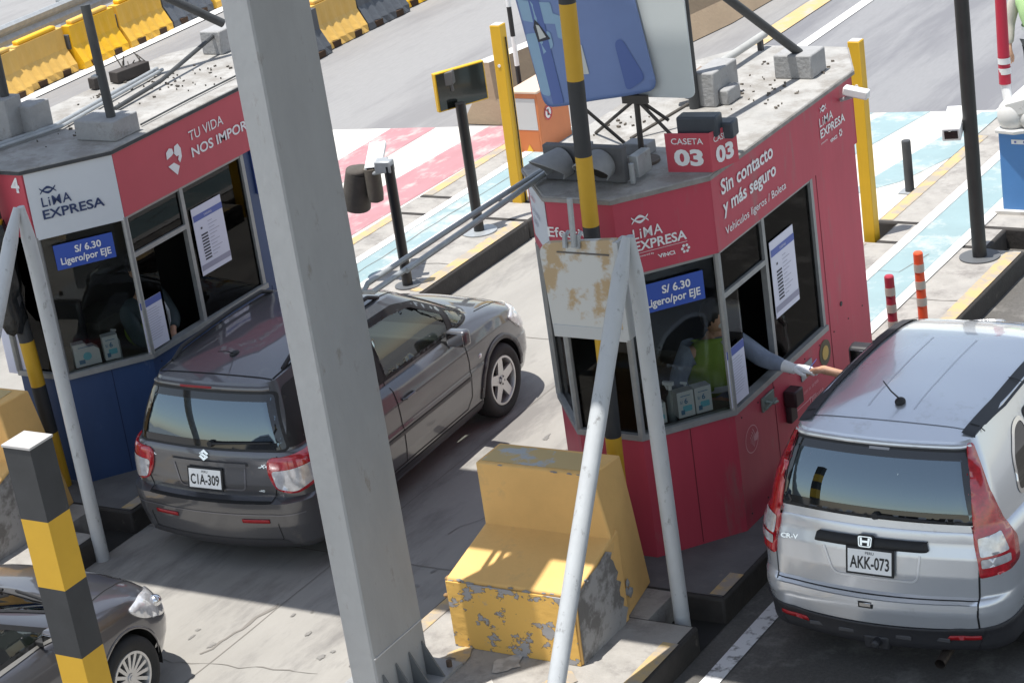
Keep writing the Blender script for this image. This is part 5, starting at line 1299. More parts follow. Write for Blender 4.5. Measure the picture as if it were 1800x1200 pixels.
bust(p, -8.18, 14.90, (1, .25, 0), [(-8.01, 14.97, 1.50), (-7.83, 15.01, 1.33), (-7.60, 14.98, 1.295)], [(-8.30, 14.70, 1.46), (-8.34, 14.56, 1.25), (-8.16, 14.50, 1.20)], SHIRT, LIME, sit=.88,
     headc=(-8.145, 14.915, 1.69), mask=WHITE, glove=GLOVE, handtip=(-7.45, 15.045, 1.262), handup=(.1, 0, 1))
p = thing('person', 'driver of the silver car holding out a bare arm towards the booth window', 'person', (-6.50, 15.05, .5))
def driver(root):
    sh = Vector((-6.62, 15.06, 1.15)); el = Vector((-7.00, 15.00, 1.22)); wr = Vector((-7.285, 15.03, 1.27)); tip = Vector((-7.44, 15.07, 1.275))
    hip = Vector((-6.45, 14.90, .68)); ch_ = Vector((-6.44, 14.88, 1.05)); nk = Vector((-6.43, 14.9, 1.26))
    c = [[(*hip, .14), (*ch_, .14), (*nk, .06), (-6.43, 14.93, 1.34, .05)], [(*ch_, .14), (*sh, .060), (*el, .046), (*wr, .031)],
         [(*ch_, .14), (-6.25, 14.95, 1.17, .055), (-6.18, 15.15, .98, .042), (-6.3, 15.38, 1.0, .028)],
         [(*hip, .14), (-6.5, 15.25, .72, .08), (-6.5, 15.5, .6, .05)], [(*hip, .14), (-6.32, 15.25, .72, .08), (-6.32, 15.5, .6, .05)]]
    hc = hand(None, wr, tip, (0, .25, 1), None, chainsonly=True, close=.5, thumb=-1, s=1.32); c.extend(hc)
    skin_mesh(c, 'body', SKIN, root)
    skin_mesh([[(*hip, .16), (*ch_, .165), (*nk, .08)], [(*ch_, .165), (*sh, .075), (*(sh*.55+el*.45), .062)], [(*ch_, .165), (-6.25, 14.95, 1.17, .075), (-6.2, 15.05, 1.08, .06)]], 'shirt', mat('driver_shirt', (.25, .27, .30), .8), root)
    head(root, (-6.43, 14.95, 1.44), (0, 1, 0), SKIN, HAIR, r=.095)
driver(p)
b = MB(); b.obox((-7.445, 15.05, 1.305), (.6, .2, .75), (-.2, 1, 0), (.75, 0, -.6), .043, .027, .0012)
one(b.build('bank_card', mat('card_blue', (.06, .10, .35), .35), bevel=.001), 'small blue card passed between the gloved hand and the bare hand', 'card')
p = thing('person', 'toll attendant in a lime vest sitting in the dark blue booth', 'person', (-13.62, 14.80, .26))
bust(p, -13.62, 14.80, (1, -.2, 0), [(-13.66, 14.60, 1.42), (-13.48, 14.52, 1.22), (-13.36, 14.55, 1.18)], [(-13.60, 15.00, 1.42), (-13.45, 14.96, 1.25), (-13.38, 14.85, 1.19)], mat('sleeve_dark_teal', (.06, .085, .09), .8, var=.2), LIME, sit=.88,
     headc=(-13.60, 14.80, 1.78), cap=mat('cap_dark', (.015, .015, .02), .7), mask=WHITE, handtip=(-13.28, 14.62, 1.17))
# policeman at the right edge
p = thing('person', 'officer in pale shirt, lime vest and black trousers by the red pole', 'person', (-8.90, 24.05, .0))
bust(p, -8.86, 24.05, (.5, -1, 0), [(-9.100, 24.06, 1.64), (-9.190, 24.02, 1.34), (-9.160, 23.92, 1.08)], [(-8.620, 24.0, 1.64), (-8.540, 23.98, 1.34), (-8.580, 23.88, 1.10)], mat('shirt_beige', (.50, .47, .40), .8, var=.1), mat('vest_pale_lime', (.42, .62, .28), .7, var=.1), sit=1.0, handtip=(-9.140, 23.90, .95), cap=mat('cap_dark', (.015, .015, .02)), headc=(-8.860, 24.05, 1.92))

# ================================================================ barrier blocks of yellow concrete
YBLK = mat('block_yellow', (.78, .475, .165), .8, var=.14, scale=3, dirt=(.58, .37, .15), dscale=3, dthr=.58, bump=.12, bscale=30)
YPEEL = mat('block_yellow_peeling', (.76, .45, .11), .8, col2=(.36, .345, .34), thr=.555, soft=.014, rim=(.13, .10, .07), scale=5.2, stretch=(1, 1, 1.3), dirt=(.48, .36, .24), dscale=14, dthr=.60, bump=.25, bscale=12)
GPEEL = mat('block_side_bare', (.17, .16, .15), .85, col2=(.34, .33, .32), thr=.50, soft=.05, scale=5, bump=.5, bscale=9)
def block(name, dx, dy, label):
    t = thing(name, label, 'barrier block', (-8.55+dx, 13.0+dy, .2))
    X = lambda x: x+dx
    Y = lambda y: y+dy
    # stepped solid: low step (z .2-.74) in front, high part (to 1.33) behind, sides slightly battered
    def solid(pts_bot, pts_top, z0, z1, m, nm, side=None):
        b = MB(); A = [b.b.verts.new((X(x), Y(y), z0)) for x, y in pts_bot]; T = [b.b.verts.new((X(x), Y(y), z1)) for x, y in pts_top]
        b.b.faces.new(A[::-1]); b.b.faces.new(T); fs = []
        for i in range(4): fs.append(b.b.faces.new((A[i], A[(i+1) % 4], T[(i+1) % 4], T[i])))
        o = b.build(nm, m, t, bevel=.014); return o
    b = MB(); A = [b.b.verts.new((X(x), Y(y), .2)) for x, y in ((-9.03, 12.24), (-8.00, 12.25), (-8.00, 12.93), (-9.03, 12.93))]
    T = [b.b.verts.new((X(x), Y(y), z)) for x, y, z in ((-9.02, 12.25, .735), (-8.00, 12.26, .735), (-8.00, 12.93, .91), (-9.02, 12.93, .91))]
    b.b.faces.new(A[::-1]); b.b.faces.new(T)
    for i in range(4): b.b.faces.new((A[i], A[(i+1) % 4], T[(i+1) % 4], T[i]))
    b.build('lower_step', YBLK, t, bevel=.014)
    # faces with peeled paint as thin coats
    b = MB(); b.box(X(-9.022), X(-8.008), Y(12.234), Y(12.244), .205, .715); b.build('peeling_front', YPEEL, t, bevel=.003)
    random.seed(8); pts = [(12.262, .205), (12.8, .205), (12.86, .205)]+[(12.90-.01*k+random.uniform(-.03, .03), .26+.045*k) for k in range(8)]
    pts += [(12.84-.012*k+random.uniform(-.03, .03), .62+.035*k) for k in range(6)]+[(12.72, .84), (12.60+random.uniform(-.02, .02), .79), (12.47, .775), (12.36, .74), (12.285, .715), (12.27, .5), (12.262, .36)]
    flat('bare_side', [pts], GPEEL, t, (X(-7.999), Y(0), 0), (0, 1, 0), (0, 0, 1), off=.004)
    b = MB(); R3 = [[(-9.02, 12.80, .2), (-8.00, 12.81, .2), (-8.12, 13.47, .2), (-9.02, 13.47, .2)], [(-9.02, 12.815, .90), (-8.005, 12.825, .90), (-8.085, 13.30, .90), (-9.02, 13.30, .90)], [(-9.03, 12.825, 1.35), (-8.10, 12.845, 1.35), (-8.06, 13.18, 1.35), (-9.03, 13.16, 1.35)]]
    VV = [[b.b.verts.new((X(x), Y(y), z)) for x, y, z in r] for r in R3]
    b.b.faces.new(VV[0][::-1]); b.b.faces.new(VV[2])
    for k in range(2):
        for i in range(4): b.b.faces.new((VV[k][i], VV[k][(i+1) % 4], VV[k+1][(i+1) % 4], VV[k+1][i]))
    b.build('upper_block', YBLK, t, bevel=.012)
    b = MB(); b.prism([(X(-9.0), Y(12.86)), (X(-8.17), Y(12.88)), (X(-8.19), Y(13.13)), (X(-9.0), Y(13.13))], 1.351, 1.354); b.build('worn_top', mat('block_top_worn', (.52, .38, .17), .8, col2=(.40, .42, .42), thr=.55, soft=.03, scale=4), t)
    random.seed(31+int(dx)); b = MB()
    def chip(x, y, z, r, sx, sy, sz):
        v = bmesh.ops.create_icosphere(b.b, subdivisions=1, radius=r)['verts']
        for q in v: q.co = Vector((q.co.x*sx*random.uniform(.5, 1.5)+X(x), q.co.y*sy*random.uniform(.6, 1.2)+Y(y), q.co.z*sz*random.uniform(.5, 1.5)+z))
    for k in range(11): chip(random.uniform(-9.0, -8.03), 12.247, .728+random.uniform(-.015, .004), random.uniform(.010, .028), 1.3, .45, .5)
    for k in range(9): chip(-8.002, random.uniform(12.28, 12.8), .745+.12*random.random()*.2, random.uniform(.01, .03), .4, 1.2, .6)
    for k in range(6): chip(random.uniform(-9.0, -8.15), 12.83, 1.345, random.uniform(.008, .018), 1.5, .5, .5)
    for k in range(5): chip(-8.012, random.uniform(12.85, 13.0), .25+random.random()*.25, random.uniform(.02, .045), .35, 1.1, 1.1)
    ch_o = b.build('chips', mat('bare_concrete_chip', (.30, .295, .29), .9, var=.3, scale=15), t); ch_o['kind'] = 'stuff'
    b = MB()
    for k in range(9): b.sph((X(-9.03-random.random()*.05), Y(12.28+random.random()*.25), .42+random.random()*.28), .02+.03*random.random(), (1, 1, .7), 6)
    b.build('chipped_edge', mat('rubble_brown', (.36, .22, .10), .9, var=.4, scale=20), t)
    return t
block('concrete_block', 0, 0, 'stepped yellow concrete block with grey peeling paint in front of the red booth')
block('concrete_block', -5.42, -.06, 'stepped yellow concrete block at the left edge in front of the blue booth')

# ================================================================ striped poles, A-frames, panels
zs3 = [.2, .744, 1.266, 1.788, 2.33, 2.868, 3.374, 3.911, 4.445, 5.0]
round_pole('striped_pole', 'thin round pole with black and yellow bands standing before the red booth', (-8.395, 13.62, .2), (-8.255, 13.62, 5.0), zs3, .059, False)
round_pole('striped_pole', 'black and yellow banded pole before the blue booth, partly wrapped in black plastic', (-13.86, 13.66, .2), (-13.99, 13.63, 3.4), [.2, .70, 1.13, 1.53, 2.05, 2.6, 3.4], .062, True)
def aframe(dx, dy, label):
    t = thing('a_frame', label, 'support frame', (-7.68+dx, 13.03+dy, .0)); m = mat('pale_pipe', (.50, .52, .53), .45, var=.14, scale=5, dirt=(.13, .12, .11), dscale=15, dthr=.59, stretch=(1, 1, .6), bump=.1, bscale=40)
    b = MB(); b.tube([(-7.68+dx, 13.10+dy, .0), (-7.69+dx, 13.08+dy, 2.55), (-7.69+dx, 13.07+dy, 2.78), (-7.69+dx, 13.06+dy, 3.03)], [.056, .056, .055, .03], 28); b.build('upright_leg', m, t, smooth=True)
    b = MB(); b.tube([(-7.70+dx, 11.215+dy, .2), (-7.70+dx, 12.754+dy, 2.60), (-7.70+dx, 12.895+dy, 2.82), (-7.70+dx, 13.03+dy, 3.03)], [.060, .060, .057, .028], 28); b.build('slanted_leg', m, t, smooth=True)
aframe(0, 0, 'pale tubular A frame of two legs meeting at a point before the red booth')
aframe(-5.20, -.17, 'pale tubular A frame with dark scratches at the left edge before the blue booth')
# rusty back of a panel on the striped pole
t = thing('metal_panel', 'white metal panel with large rust stain fixed on the striped pole by the red booth', 'panel', (-8.08, 13.06, 2.3))
RUSTY = mat('rusty_panel', (.56, .56, .53), .6, col2=(.45, .33, .19), thr=.53, soft=.03, scale=3.4, dirt=(.36, .30, .22), dscale=14, dthr=.66)
b = MB(); pr_ = rounded([(-8.37, 2.27), (-7.80, 2.29), (-7.80, 3.0), (-8.40, 2.94)], [.02, .02, .02, .09]); A = [b.b.verts.new((x, 13.05, z)) for x, z in pr_]; C_ = [b.b.verts.new((x, 13.10, z)) for x, z in pr_]
b.b.faces.new(A); b.b.faces.new(C_[::-1])
for i in range(len(A)): b.b.faces.new((A[i], C_[i], C_[(i+1) % len(A)], A[(i+1) % len(A)]))
b.build('plate', RUSTY, t)
b = MB(); b.box(-7.815, -7.775, 13.03, 13.17, 2.29, 2.99); b.box(-8.37, -7.80, 13.045, 13.055, 2.27, 2.36); b.build('folded_edge', mat('panel_white', (.50, .51, .50), .6), t, bevel=.004)
b = MB(); b.box(-8.26, -7.86, 13.044, 13.05, 2.885, 2.895); b.build('panel_slot', mat('slot_dark', (.12, .11, .1), .8), t)
for x in (-8.18, -8.08):
    b = MB(); b.cyl((x, 13.03, 2.93), (x, 13.05, 3.02), .018, n=10); b.cyl((x, 13.04, 3.0), (x, 13.10, 3.02), .014, n=8); b.build('bolt', GALV, t, smooth=True)
b = MB(); b.cyl((-8.09, 13.0, 2.95), (-8.10, 13.04, 3.28), .020, n=12); b.build('pipe_stub', GALV, t, smooth=True)
# pair of conduits from the red booth roof
t = thing('conduit_pair', 'pair of grey conduits reaching from the red booth roof down to the steel column', 'conduit', (-9.05, 13.0, 3.0))
b = MB(); b.tube([(-9.02, 14.32, 3.04), (-9.05, 13.2, 3.03), (-9.06, 11.98, 3.02), (-9.03, 11.88, 3.0), (-8.99, 11.93, 2.985), (-8.98, 12.4, 3.0)], .019, 12)
b.build('pipe', GALV, t, smooth=True); b = MB(); b.tube([(-8.97, 12.3, 2.995), (-8.97, 13.2, 3.01), (-8.95, 14.32, 3.05)], .021, 12); b.build('pipe', GALV, t, smooth=True)

# ================================================================ things on the red booth roof
RT = 3.0
t = thing('traffic_light', 'dusty grey traffic light with two hooded lamps lying on the red booth roof', 'traffic light', (-8.6, 14.12, RT))
LG = mat('lamp_grey_dusty', (.30, .305, .31), .7, var=.25, scale=7)
b = MB(); b.box(-8.93, -8.28, 14.10, 14.17, RT+.01, RT+.27); b.build('backing_board', mat('board_dark', (.14, .14, .145), .7, var=.3), t, bevel=.008)
for x, ax in ((-8.77, -.35), (-8.46, -.05)):
    b = MB(); c = Vector((x, 14.10, RT+.145)); d = Vector((ax, -1, -.12)).normalized(); s_ = d.cross(Vector((0, 0, 1))).normalized(); u_ = s_.cross(d)
    n = 24; A = []; C_ = []; A2 = []; C2 = []
    for k in range(n+1):
        a = math.radians(-40+260*k/n); ln = .10+.13*max(0, math.sin(a)+.3)
        for (Lst, rr, q) in ((A, .115, 0), (C_, .12, ln), (A2, .108, 0), (C2, .113, ln)): Lst.append(b.b.verts.new(c+s_*math.cos(a)*rr+u_*math.sin(a)*rr+d*q))
    for k in range(n):
        b.b.faces.new((A[k], A[k+1], C_[k+1], C_[k])); b.b.faces.new((A2[k+1], A2[k], C2[k], C2[k+1])); b.b.faces.new((C_[k], C_[k+1], C2[k+1], C2[k]))
    b.build('visor', LG, t, smooth=True)
    b = MB(); b.cyl(c, c+d*.015, .105, n=24); b.build('lens', mat('lens_dark', (.03, .025, .02), .3), t, smooth=True)
b = MB(); b.box(-8.27, -8.20, 14.16, 14.36, RT+.03, RT+.19); b.cyl((-8.22, 14.10, RT+.01), (-8.22, 14.10, RT+.16), .02, n=10); b.build('hinge_bracket', GALV, t, bevel=.006)
b = MB(); b.box(-8.62, -8.42, 14.70, 14.84, RT, RT+.09); one(b.build('junction_box', LG, bevel=.008), 'small grey box lying between the rods behind the traffic light', 'box')
b = MB(); b.box(-9.05, -8.92, 14.55, 14.80, RT, RT+.07); one(b.build('junction_box', LG, bevel=.008), 'low grey box on the left rim of the red booth roof', 'box')
t = thing('sign_rod_frame', 'rusty sign frame of thin rods on a round base behind the traffic light', 'frame', (-8.40, 14.58, RT))  # supporting frame of the sign boards above
RUST = mat('rod_brown', (.085, .075, .065), .8, var=.3, scale=12)
b = MB(); b.lathe([(0, 0), (0, .13), (.02, .13), (.03, .05), (.03, 0)], (-8.40, 14.58, RT), 'Z', 24); b.build('base', mat('base_brown', (.14, .115, .095), .9, var=.4, scale=14), t, smooth=True)
b = MB(); b.cyl((-8.40, 14.58, RT+.02), (-8.40, 14.60, RT+.50), .021, n=12); b.build('upright', RUST, t, smooth=True)
for p0, p1 in (((-8.40, 14.60, 3.47), (-9.10, 15.15, 3.01)), ((-8.38, 14.60, 3.46), (-8.18, 14.64, 3.30)), ((-8.90, 14.64, 3.40), (-8.70, 14.90, 3.01)), ((-8.75, 15.05, 3.01), (-8.45, 15.45, 3.16)), ((-8.40, 14.6, 3.465), (-8.00, 14.5, 3.14))):
    b = MB(); b.cyl(p0, p1, .013, n=10); b.build('rod', RUST, t, smooth=True)
b = MB(); b.box(-8.50, -8.30, 14.565, 14.60, 3.44, 3.50); b.build('clamp', RUST, t)
# sign boards
t = thing('sign_board', 'large blank white board with a round corner above the red booth roof', 'sign', (-8.4, 14.66, 3.46))
b = MB(); pr_ = rounded([(-9.1, 3.47), (-7.95, 3.47), (-7.95, 4.9), (-9.1, 4.9)], .06); A = [b.b.verts.new((x, 14.64, z)) for x, z in pr_]; C_ = [b.b.verts.new((x, 14.655, z)) for x, z in pr_]
b.b.faces.new(A); b.b.faces.new(C_[::-1])
for i in range(len(A)): b.b.faces.new((A[i], C_[i], C_[(i+1) % len(A)], A[(i+1) % len(A)]))
b.build('panel', mat('board_white', (.62, .66, .66), .55, var=.06, scale=2), t)
t = thing('road_sign', 'big blue sign plate with pale patches, tilted in front of the white board', 'sign', (-8.7, 14.56, 3.4))
XD = Vector((math.cos(.15), 0, math.sin(.15))); UD = Vector((-math.sin(.15), 0, math.cos(.15))); O_ = Vector((-9.150, 14.56, 3.395))
SB = mat('sign_blue', (.18, .265, .52), .35, var=.12, scale=2); SBL = mat('sign_light_blue', (.28, .45, .62), .35, var=.1); SBD = mat('sign_mid_blue', (.09, .15, .40), .35)
nx = 24
b = MB(); o = None
def bend(x): return .03*math.sin(x*5.)+.015*math.sin(x*11.)
pr_ = dens(rounded(R2(0, .945, 0, 1.3), .09), .04)
def bentplate(nm, poly, m, parent, off):
    poly = dens(poly, .04); vs = [Vector(p) for p in poly]
    mn = np.array(poly).min(0); mx = np.array(poly).max(0)
    g = [Vector((x, y)) for x in np.arange(mn[0]+.03, mx[0], .05) for y in np.arange(mn[1]+.03, mx[1], .06)]
    g = [q for q in g if pip(np.array([[q.x, q.y]]), offp(poly, -.012))[0]]
    v2, _, f2, *_r = delaunay_2d_cdt(vs+g, [(i, (i+1) % len(vs)) for i in range(len(vs))], [], 0, 1e-5)
    C = np.array([((v2[f[0]]+v2[f[1]]+v2[f[2]])/3)[:2] for f in f2]); ok = pip(C, poly)
    b = MB(); bv = [b.b.verts.new(O_+XD*p.x+UD*p.y+Vector((0, -off-bend(p.x), 0))) for p in v2]
    for f, k in zip(f2, ok):
        if k: b.b.faces.new([bv[i] for i in f])
    for v in [v for v in b.b.verts if not v.link_faces]: b.b.verts.remove(v)
    bb = b.b
    for f in bb.faces:
        f.normal_update()
        if f.normal.y > 0: f.normal_flip()
    return b.build(nm, m, parent, smooth=True, fixn=False)
pl_ = bentplate('plate', rounded(R2(0, .945, 0, 1.3), .09), SB, t, 0)
sl = pl_.modifiers.new('thickness', 'SOLIDIFY'); sl.thickness = .004
bentplate('pale_band', rounded([(-.0+.02, .66), (.30, .60), (.30, .76), (.02, .82)], .01), SBL, t, .004)
bentplate('pale_shape', rounded([(.01, .10), (.10, .08), (.13, .40), (.24, .44), (.24, .56), (.01, .56)], .03), SBL, t, .0042)
bentplate('pale_shape', rounded([(.29, .50), (.36, .46), (.40, .62), (.30, .68)], .01), SBL, t, .0044)
bentplate('dark_shape', rounded([(.10, .02), (.20, .02), (.22, .9), (.13, .9)], .01), SBD, t, .0046)
bentplate('white_patch', rounded([(.345, .21), (.455, .20), (.455, .42), (.36, .43)], .01), mat('patch_white', (.6, .62, .60), .5), t, .005)
bentplate('dark_shape', rounded([(.72, .03), (.88, .10), (.78, .42), (.72, .40)], .05), SBD, t, .005)
bentplate('pictogram', [(.11, .60), (.14, .66), (.17, .62), (.23, .50), (.12, .49)], mat('picto_dark', (.03, .035, .05), .5), t, .006)
bentplate('pictogram_white', [(.14, .62), (.165, .61), (.20, .52), (.14, .51)], mat('patch_white', (.6, .62, .6)), t, .0075)
# roof posts and their concrete feet
DPOST = mat('post_grey_black', (.055, .058, .06), .6, var=.3, scale=9, dirt=(.14, .14, .14), dscale=10, dthr=.64)
CUBE = mat('concrete_cube', (.36, .36, .36), .9, var=.2, scale=8, dirt=(.24, .23, .22), dscale=7, dthr=.55, bump=.3, bscale=35)
def foot(x0, x1, y0, y1, z0, z1, label, broken=False):
    t = thing('concrete_footing', label, 'concrete block', ((x0+x1)/2, (y0+y1)/2, z0)); b = MB(); b.box(x0, x1, y0, y1, z0, z1); b.build('cube', CUBE, t, bevel=.012)
    if broken:
        b = MB(); random.seed(3)
        for k in range(16):
            c = Vector((x0-.10+random.uniform(-.10, .08), y0+random.uniform(.02, y1-y0-.05), z0+random.uniform(.02, .22))); r = random.uniform(.035, .07)
            v = bmesh.ops.create_icosphere(b.b, subdivisions=1, radius=r)['verts']
            for q in v: q.co = q.co*random.uniform(.7, 1.25)+c
        b.build('broken_part', mat('broken_brick', (.30, .23, .19), .95, var=.4, scale=14, bump=.6, bscale=20), t)
    return t
foot(-8.62, -8.44, 15.86, 16.28, RT, RT+.27, 'broken concrete footing with exposed rubble near the left of the red booth roof', True)
foot(-8.44, -8.36, 15.92, 16.14, RT, RT+.12, 'low grey concrete piece beside the broken footing')
foot(-8.30, -7.98, 16.62, 16.90, RT, RT+.19, 'sunlit concrete footing of the leaning strut at the back of the red booth roof')
def post(p0, p1, r, label, name='steel_post'):
    b = MB(); b.cyl(p0, p1, r, n=20); o = b.build(name, DPOST, smooth=True); return one(o, label, 'post')
post((-8.61, 15.84, RT), (-8.61, 15.84, 4.9), .043, 'dark upright post behind the right edge of the white board')
post((-8.13, 16.74, RT+.18), (-8.40, 15.20, 4.42), .036, 'dark strut leaning forward from the sunlit footing on the red booth')
t = thing('tube_lamp', 'old fluorescent batten lamp lying on the back of the red booth roof', 'lamp', (-8.80, 17.1, RT))
b = MB(); b.cyl((-8.78, 17.48, RT+.11), (-8.78, 16.55, RT+.11), .032, n=14); b.build('housing', mat('lamp_housing_pale', (.42, .42, .40), .6, var=.2), t, smooth=True)
b = MB(); b.box(-8.80, -8.76, 16.62, 16.66, RT, RT+.1); b.build('bracket', DARKPL, t); b = MB(); b.box(-8.80, -8.76, 17.36, 17.4, RT, RT+.1); b.build('bracket', DARKPL, t)
# CASETA 03
t = thing('number_sign', 'red two sided number sign CASETA 03 on the corner of the red booth roof', 'sign', (-7.9, 14.42, RT))
q0 = Vector((-8.075, 14.36, RT+.012)); q1 = Vector((-7.745, 14.40, RT+.012)); q2 = Vector((-7.665, 14.66, RT+.012))
for nm, a, c in (('front_panel', q0, q1), ('side_panel', q1, q2)):
    d = (c-a); L = d.length; d.normalize(); pn = flat(nm, [R2(0, L, 0, .285)], SIGNRED, t, a, d, (0, 0, 1), off=.0, th=.006)
    text('number_lettering', 'CASETA', LETTER, pn, a+d*L*.5+Vector((0, 0, .205)), d, (0, 0, 1), h=.045, w=L*.72, bold=.01, align='C')
    text('number_lettering', '03', LETTER, pn, a+d*L*.5+Vector((0, 0, .045)), d, (0, 0, 1), h=.125, w=L*.66, bold=.045, align='C')
b = MB(); b.obox((-7.86, 14.50, RT+.325), (1, .12, 0), (-.12, 1, 0), (0, 0, 1), .15, .07, .075); b.obox((-7.76, 14.60, RT+.27), (1, .12, 0), (-.12, 1, 0), (0, 0, 1), .12, .07, .06); b.build('lamp_housing', mat('slate_plastic', (.05, .06, .075), .5, var=.2), t, bevel=.015)
t = thing('security_camera', 'white bullet camera on the back corner of the red booth', 'camera', (-7.65, 16.62, 2.85))
b = MB(); b.obox((-7.63, 16.64, 2.90), (1, .1, -.22), (-.1, 1, 0), (.22, 0, 1), .10, .045, .035); b.build('housing', WHITE, t, bevel=.012)
b = MB(); b.cyl((-7.76, 16.62, 2.84), (-7.66, 16.64, 2.87), .016, n=8); b.build('bracket', GALV, t, smooth=True)
# debris on both roofs
def debris(label, xr, yr, z, n, seed, col):
    random.seed(seed); b = MB(); cl = [(random.uniform(*xr), random.uniform(*yr)) for _ in range(5)]
    for k in range(n):
        cx_, cy_ = cl[k % len(cl)]; x = min(max(random.gauss(cx_, .16), xr[0]), xr[1]); y = min(max(random.gauss(cy_, .28), yr[0]), yr[1]); L = random.uniform(.004, .016); a = random.uniform(0, 3.1)
        b.obox((x, y, z+.006), (math.cos(a), math.sin(a), random.uniform(-.2, .2)), (-math.sin(a), math.cos(a), 0), (0, 0, 1), L, L*random.uniform(.25, .8), random.uniform(.003, .010))
    o = b.build('roof_debris', col); return tag(o, label, 'debris', kind='stuff')
debris('chips and grit scattered over the red booth roof', (-9.1, -7.95), (14.2, 17.1), RT, 70, 5, mat('grit_brown', (.20, .17, .14), .9, var=.5, scale=8))
debris('rubble and grit on the blue booth roof', (-14.45, -13.45), (14.3, 16.6), RT, 90, 6, mat('grit_dark', (.12, .105, .09), .9, var=.5, scale=8))
# ================================================================ blue booth roof
foot(-13.70, -13.27, 14.50, 14.82, RT, RT+.17, 'concrete footing of the tall dark post at the middle of the blue booth roof')
foot(-14.72, -14.32, 14.40, 14.60, RT, RT+.36, 'tall concrete footing at the left of the blue booth roof')
foot(-14.40, -14.20, 14.55, 14.80, RT, RT+.26, 'lower concrete step beside the tall left footing')
foot(-14.25, -14.02, 16.95, 17.25, RT, RT+.22, 'concrete footing at the back of the blue booth roof by the steel column')
post((-13.40, 14.64, RT+.16), (-13.49, 14.70, 4.10), .040, 'dark cut off pipe post on the middle footing of the blue booth roof')
post((-14.42, 14.52, RT+.35), (-14.42, 14.52, 4.8), .040, 'dark post at the left edge of the picture above the blue booth')
post((-13.95, 16.95, RT+.3), (-14.40, 16.2, 3.95), .040, 'dark strut leaning above the back of the blue booth roof')
b = MB(); b.obox((-13.47, 14.64, 3.52), (1, .1, 0), (-.1, 1, 0), (0, 0, 1), .035, .03, .006); one(b.build('pipe_clamp', GALV), 'small clamp on the cut off pipe post', 'clamp')
for k, (pts, r, lb) in enumerate((([(-14.40, 14.0, 3.03), (-14.15, 14.75, 3.03), (-14.35, 16.40, 3.03)], .020, 'long grey conduit running along the left of the blue booth roof'),
        ([(-14.33, 13.95, 3.03), (-14.07, 14.75, 3.03), (-14.27, 16.38, 3.03)], .016, 'thinner conduit lying beside the long grey conduit'),
        ([(-13.90, 15.25, 3.03), (-13.98, 16.0, 3.05), (-14.10, 16.98, 3.18)], .020, 'dark pipe rising to the back footing of the blue booth roof'),
        ([(-13.33, 14.90, 3.02), (-13.36, 15.6, 3.02), (-13.37, 16.5, 3.02)], .008, 'thin cable along the right rim of the blue booth roof'))):
    b = MB(); b.tube(pts, r, 10); one(b.build('cable' if r < .01 else 'conduit', GALV if k < 2 else DPOST, smooth=True), lb, 'pipe')
t = thing('broken_lamp', 'broken lamp housing with twisted metal on the blue booth roof', 'lamp', (-14.55, 16.25, RT))
b = MB(); b.obox((-14.50, 16.20, RT+.06), (.2, 1, 0), (1, -.2, 0), (0, 0, 1), .19, .06, .05); b.obox((-14.62, 15.86, RT+.06), (.2, 1, 0), (1, -.2, 0), (0, 0, 1), .045, .045, .05); b.build('housing', mat('housing_brownblack', (.06, .05, .045), .8, var=.4), t, bevel=.006)
random.seed(9); b = MB()
for k in range(9): c = Vector((-14.5+random.uniform(-.08, .08), 16.25+random.uniform(-.15, .15), RT+.11)); b.cyl(c, c+Vector((random.uniform(-.08, .08), random.uniform(-.08, .08), random.uniform(.02, .12))), .006, n=6)
b.build('twisted_metal', RUST, t)
# plastic wrap round the left striped pole
b = MB(); b.lathe([(0, .085), (.12, .12), (.3, .10), (.45, .13), (.62, .11), (.8, .13), (.95, .09)], (-13.97, 13.62, 1.62), 'Z', 14)
random.seed(4)
for v in b.b.verts: v.co += Vector((random.uniform(-.02, .02), random.uniform(-.02, .02), random.uniform(-.02, .02)))
one(b.build('plastic_wrap', mat('black_plastic_sheet', (.018, .02, .022), .25, var=.3, bump=.4, bscale=14), smooth=True), 'crumpled black plastic wrapped round the striped pole by the blue booth', 'plastic sheet')
b = MB(); b.box(-14.33, -14.10, 13.78, 13.80, 1.15, 1.60); one(b.build('paper_notice', PAPER), 'pale notice hanging beside the striped pole of the blue booth', 'notice')

# ================================================================ lane furniture
YPOST = mat('height_post_yellow', (.72, .42, .015), .5, var=.12, scale=3, dirt=(.35, .20, .04), dscale=13, dthr=.70)
def ypost(x0, x1, y0, y1, z0, z1, label, lean=(0, 0)):
    t = thing('yellow_post', label, 'post', ((x0+x1)/2, (y0+y1)/2, z0)); b = MB()
    A = [b.b.verts.new((x, y, z0)) for x, y in ((x0, y0), (x1, y0), (x1, y1), (x0, y1))]; T = [b.b.verts.new((x+lean[0], y+lean[1], z1)) for x, y in ((x0, y0), (x1, y0), (x1, y1), (x0, y1))]
    b.b.faces.new(A[::-1]); b.b.faces.new(T)
    for i in range(4): b.b.faces.new((A[i], A[(i+1) % 4], T[(i+1) % 4], T[i]))
    b.build('shaft', YPOST, t, bevel=.006)
    b = MB(); b.box(x0+.01+lean[0], x1-.01+lean[0], y0+.01+lean[1], y1-.01+lean[1], z1+.001, z1+.006); b.build('cap', CREAM, t)
    b = MB(); b.cyl(((x0+x1)/2+lean[0]*.8, y0+lean[1]*.8-.006, z0+(z1-z0)*.80), ((x0+x1)/2+lean[0]*.8, y0+lean[1]*.8+.01, z0+(z1-z0)*.80), .018, n=10); b.build('reflector_dot', WHITE, t)
    return t
ypost(-9.44, -9.32, 20.46, 20.58, .0, 2.16, 'square yellow post behind the red booth, right of the white camera', (.01, .0))
tp = ypost(-13.68, -13.56, 20.86, 20.99, .0, 2.16, 'square yellow post beside the orange cabinet, left of the red booth', (.03, 0))
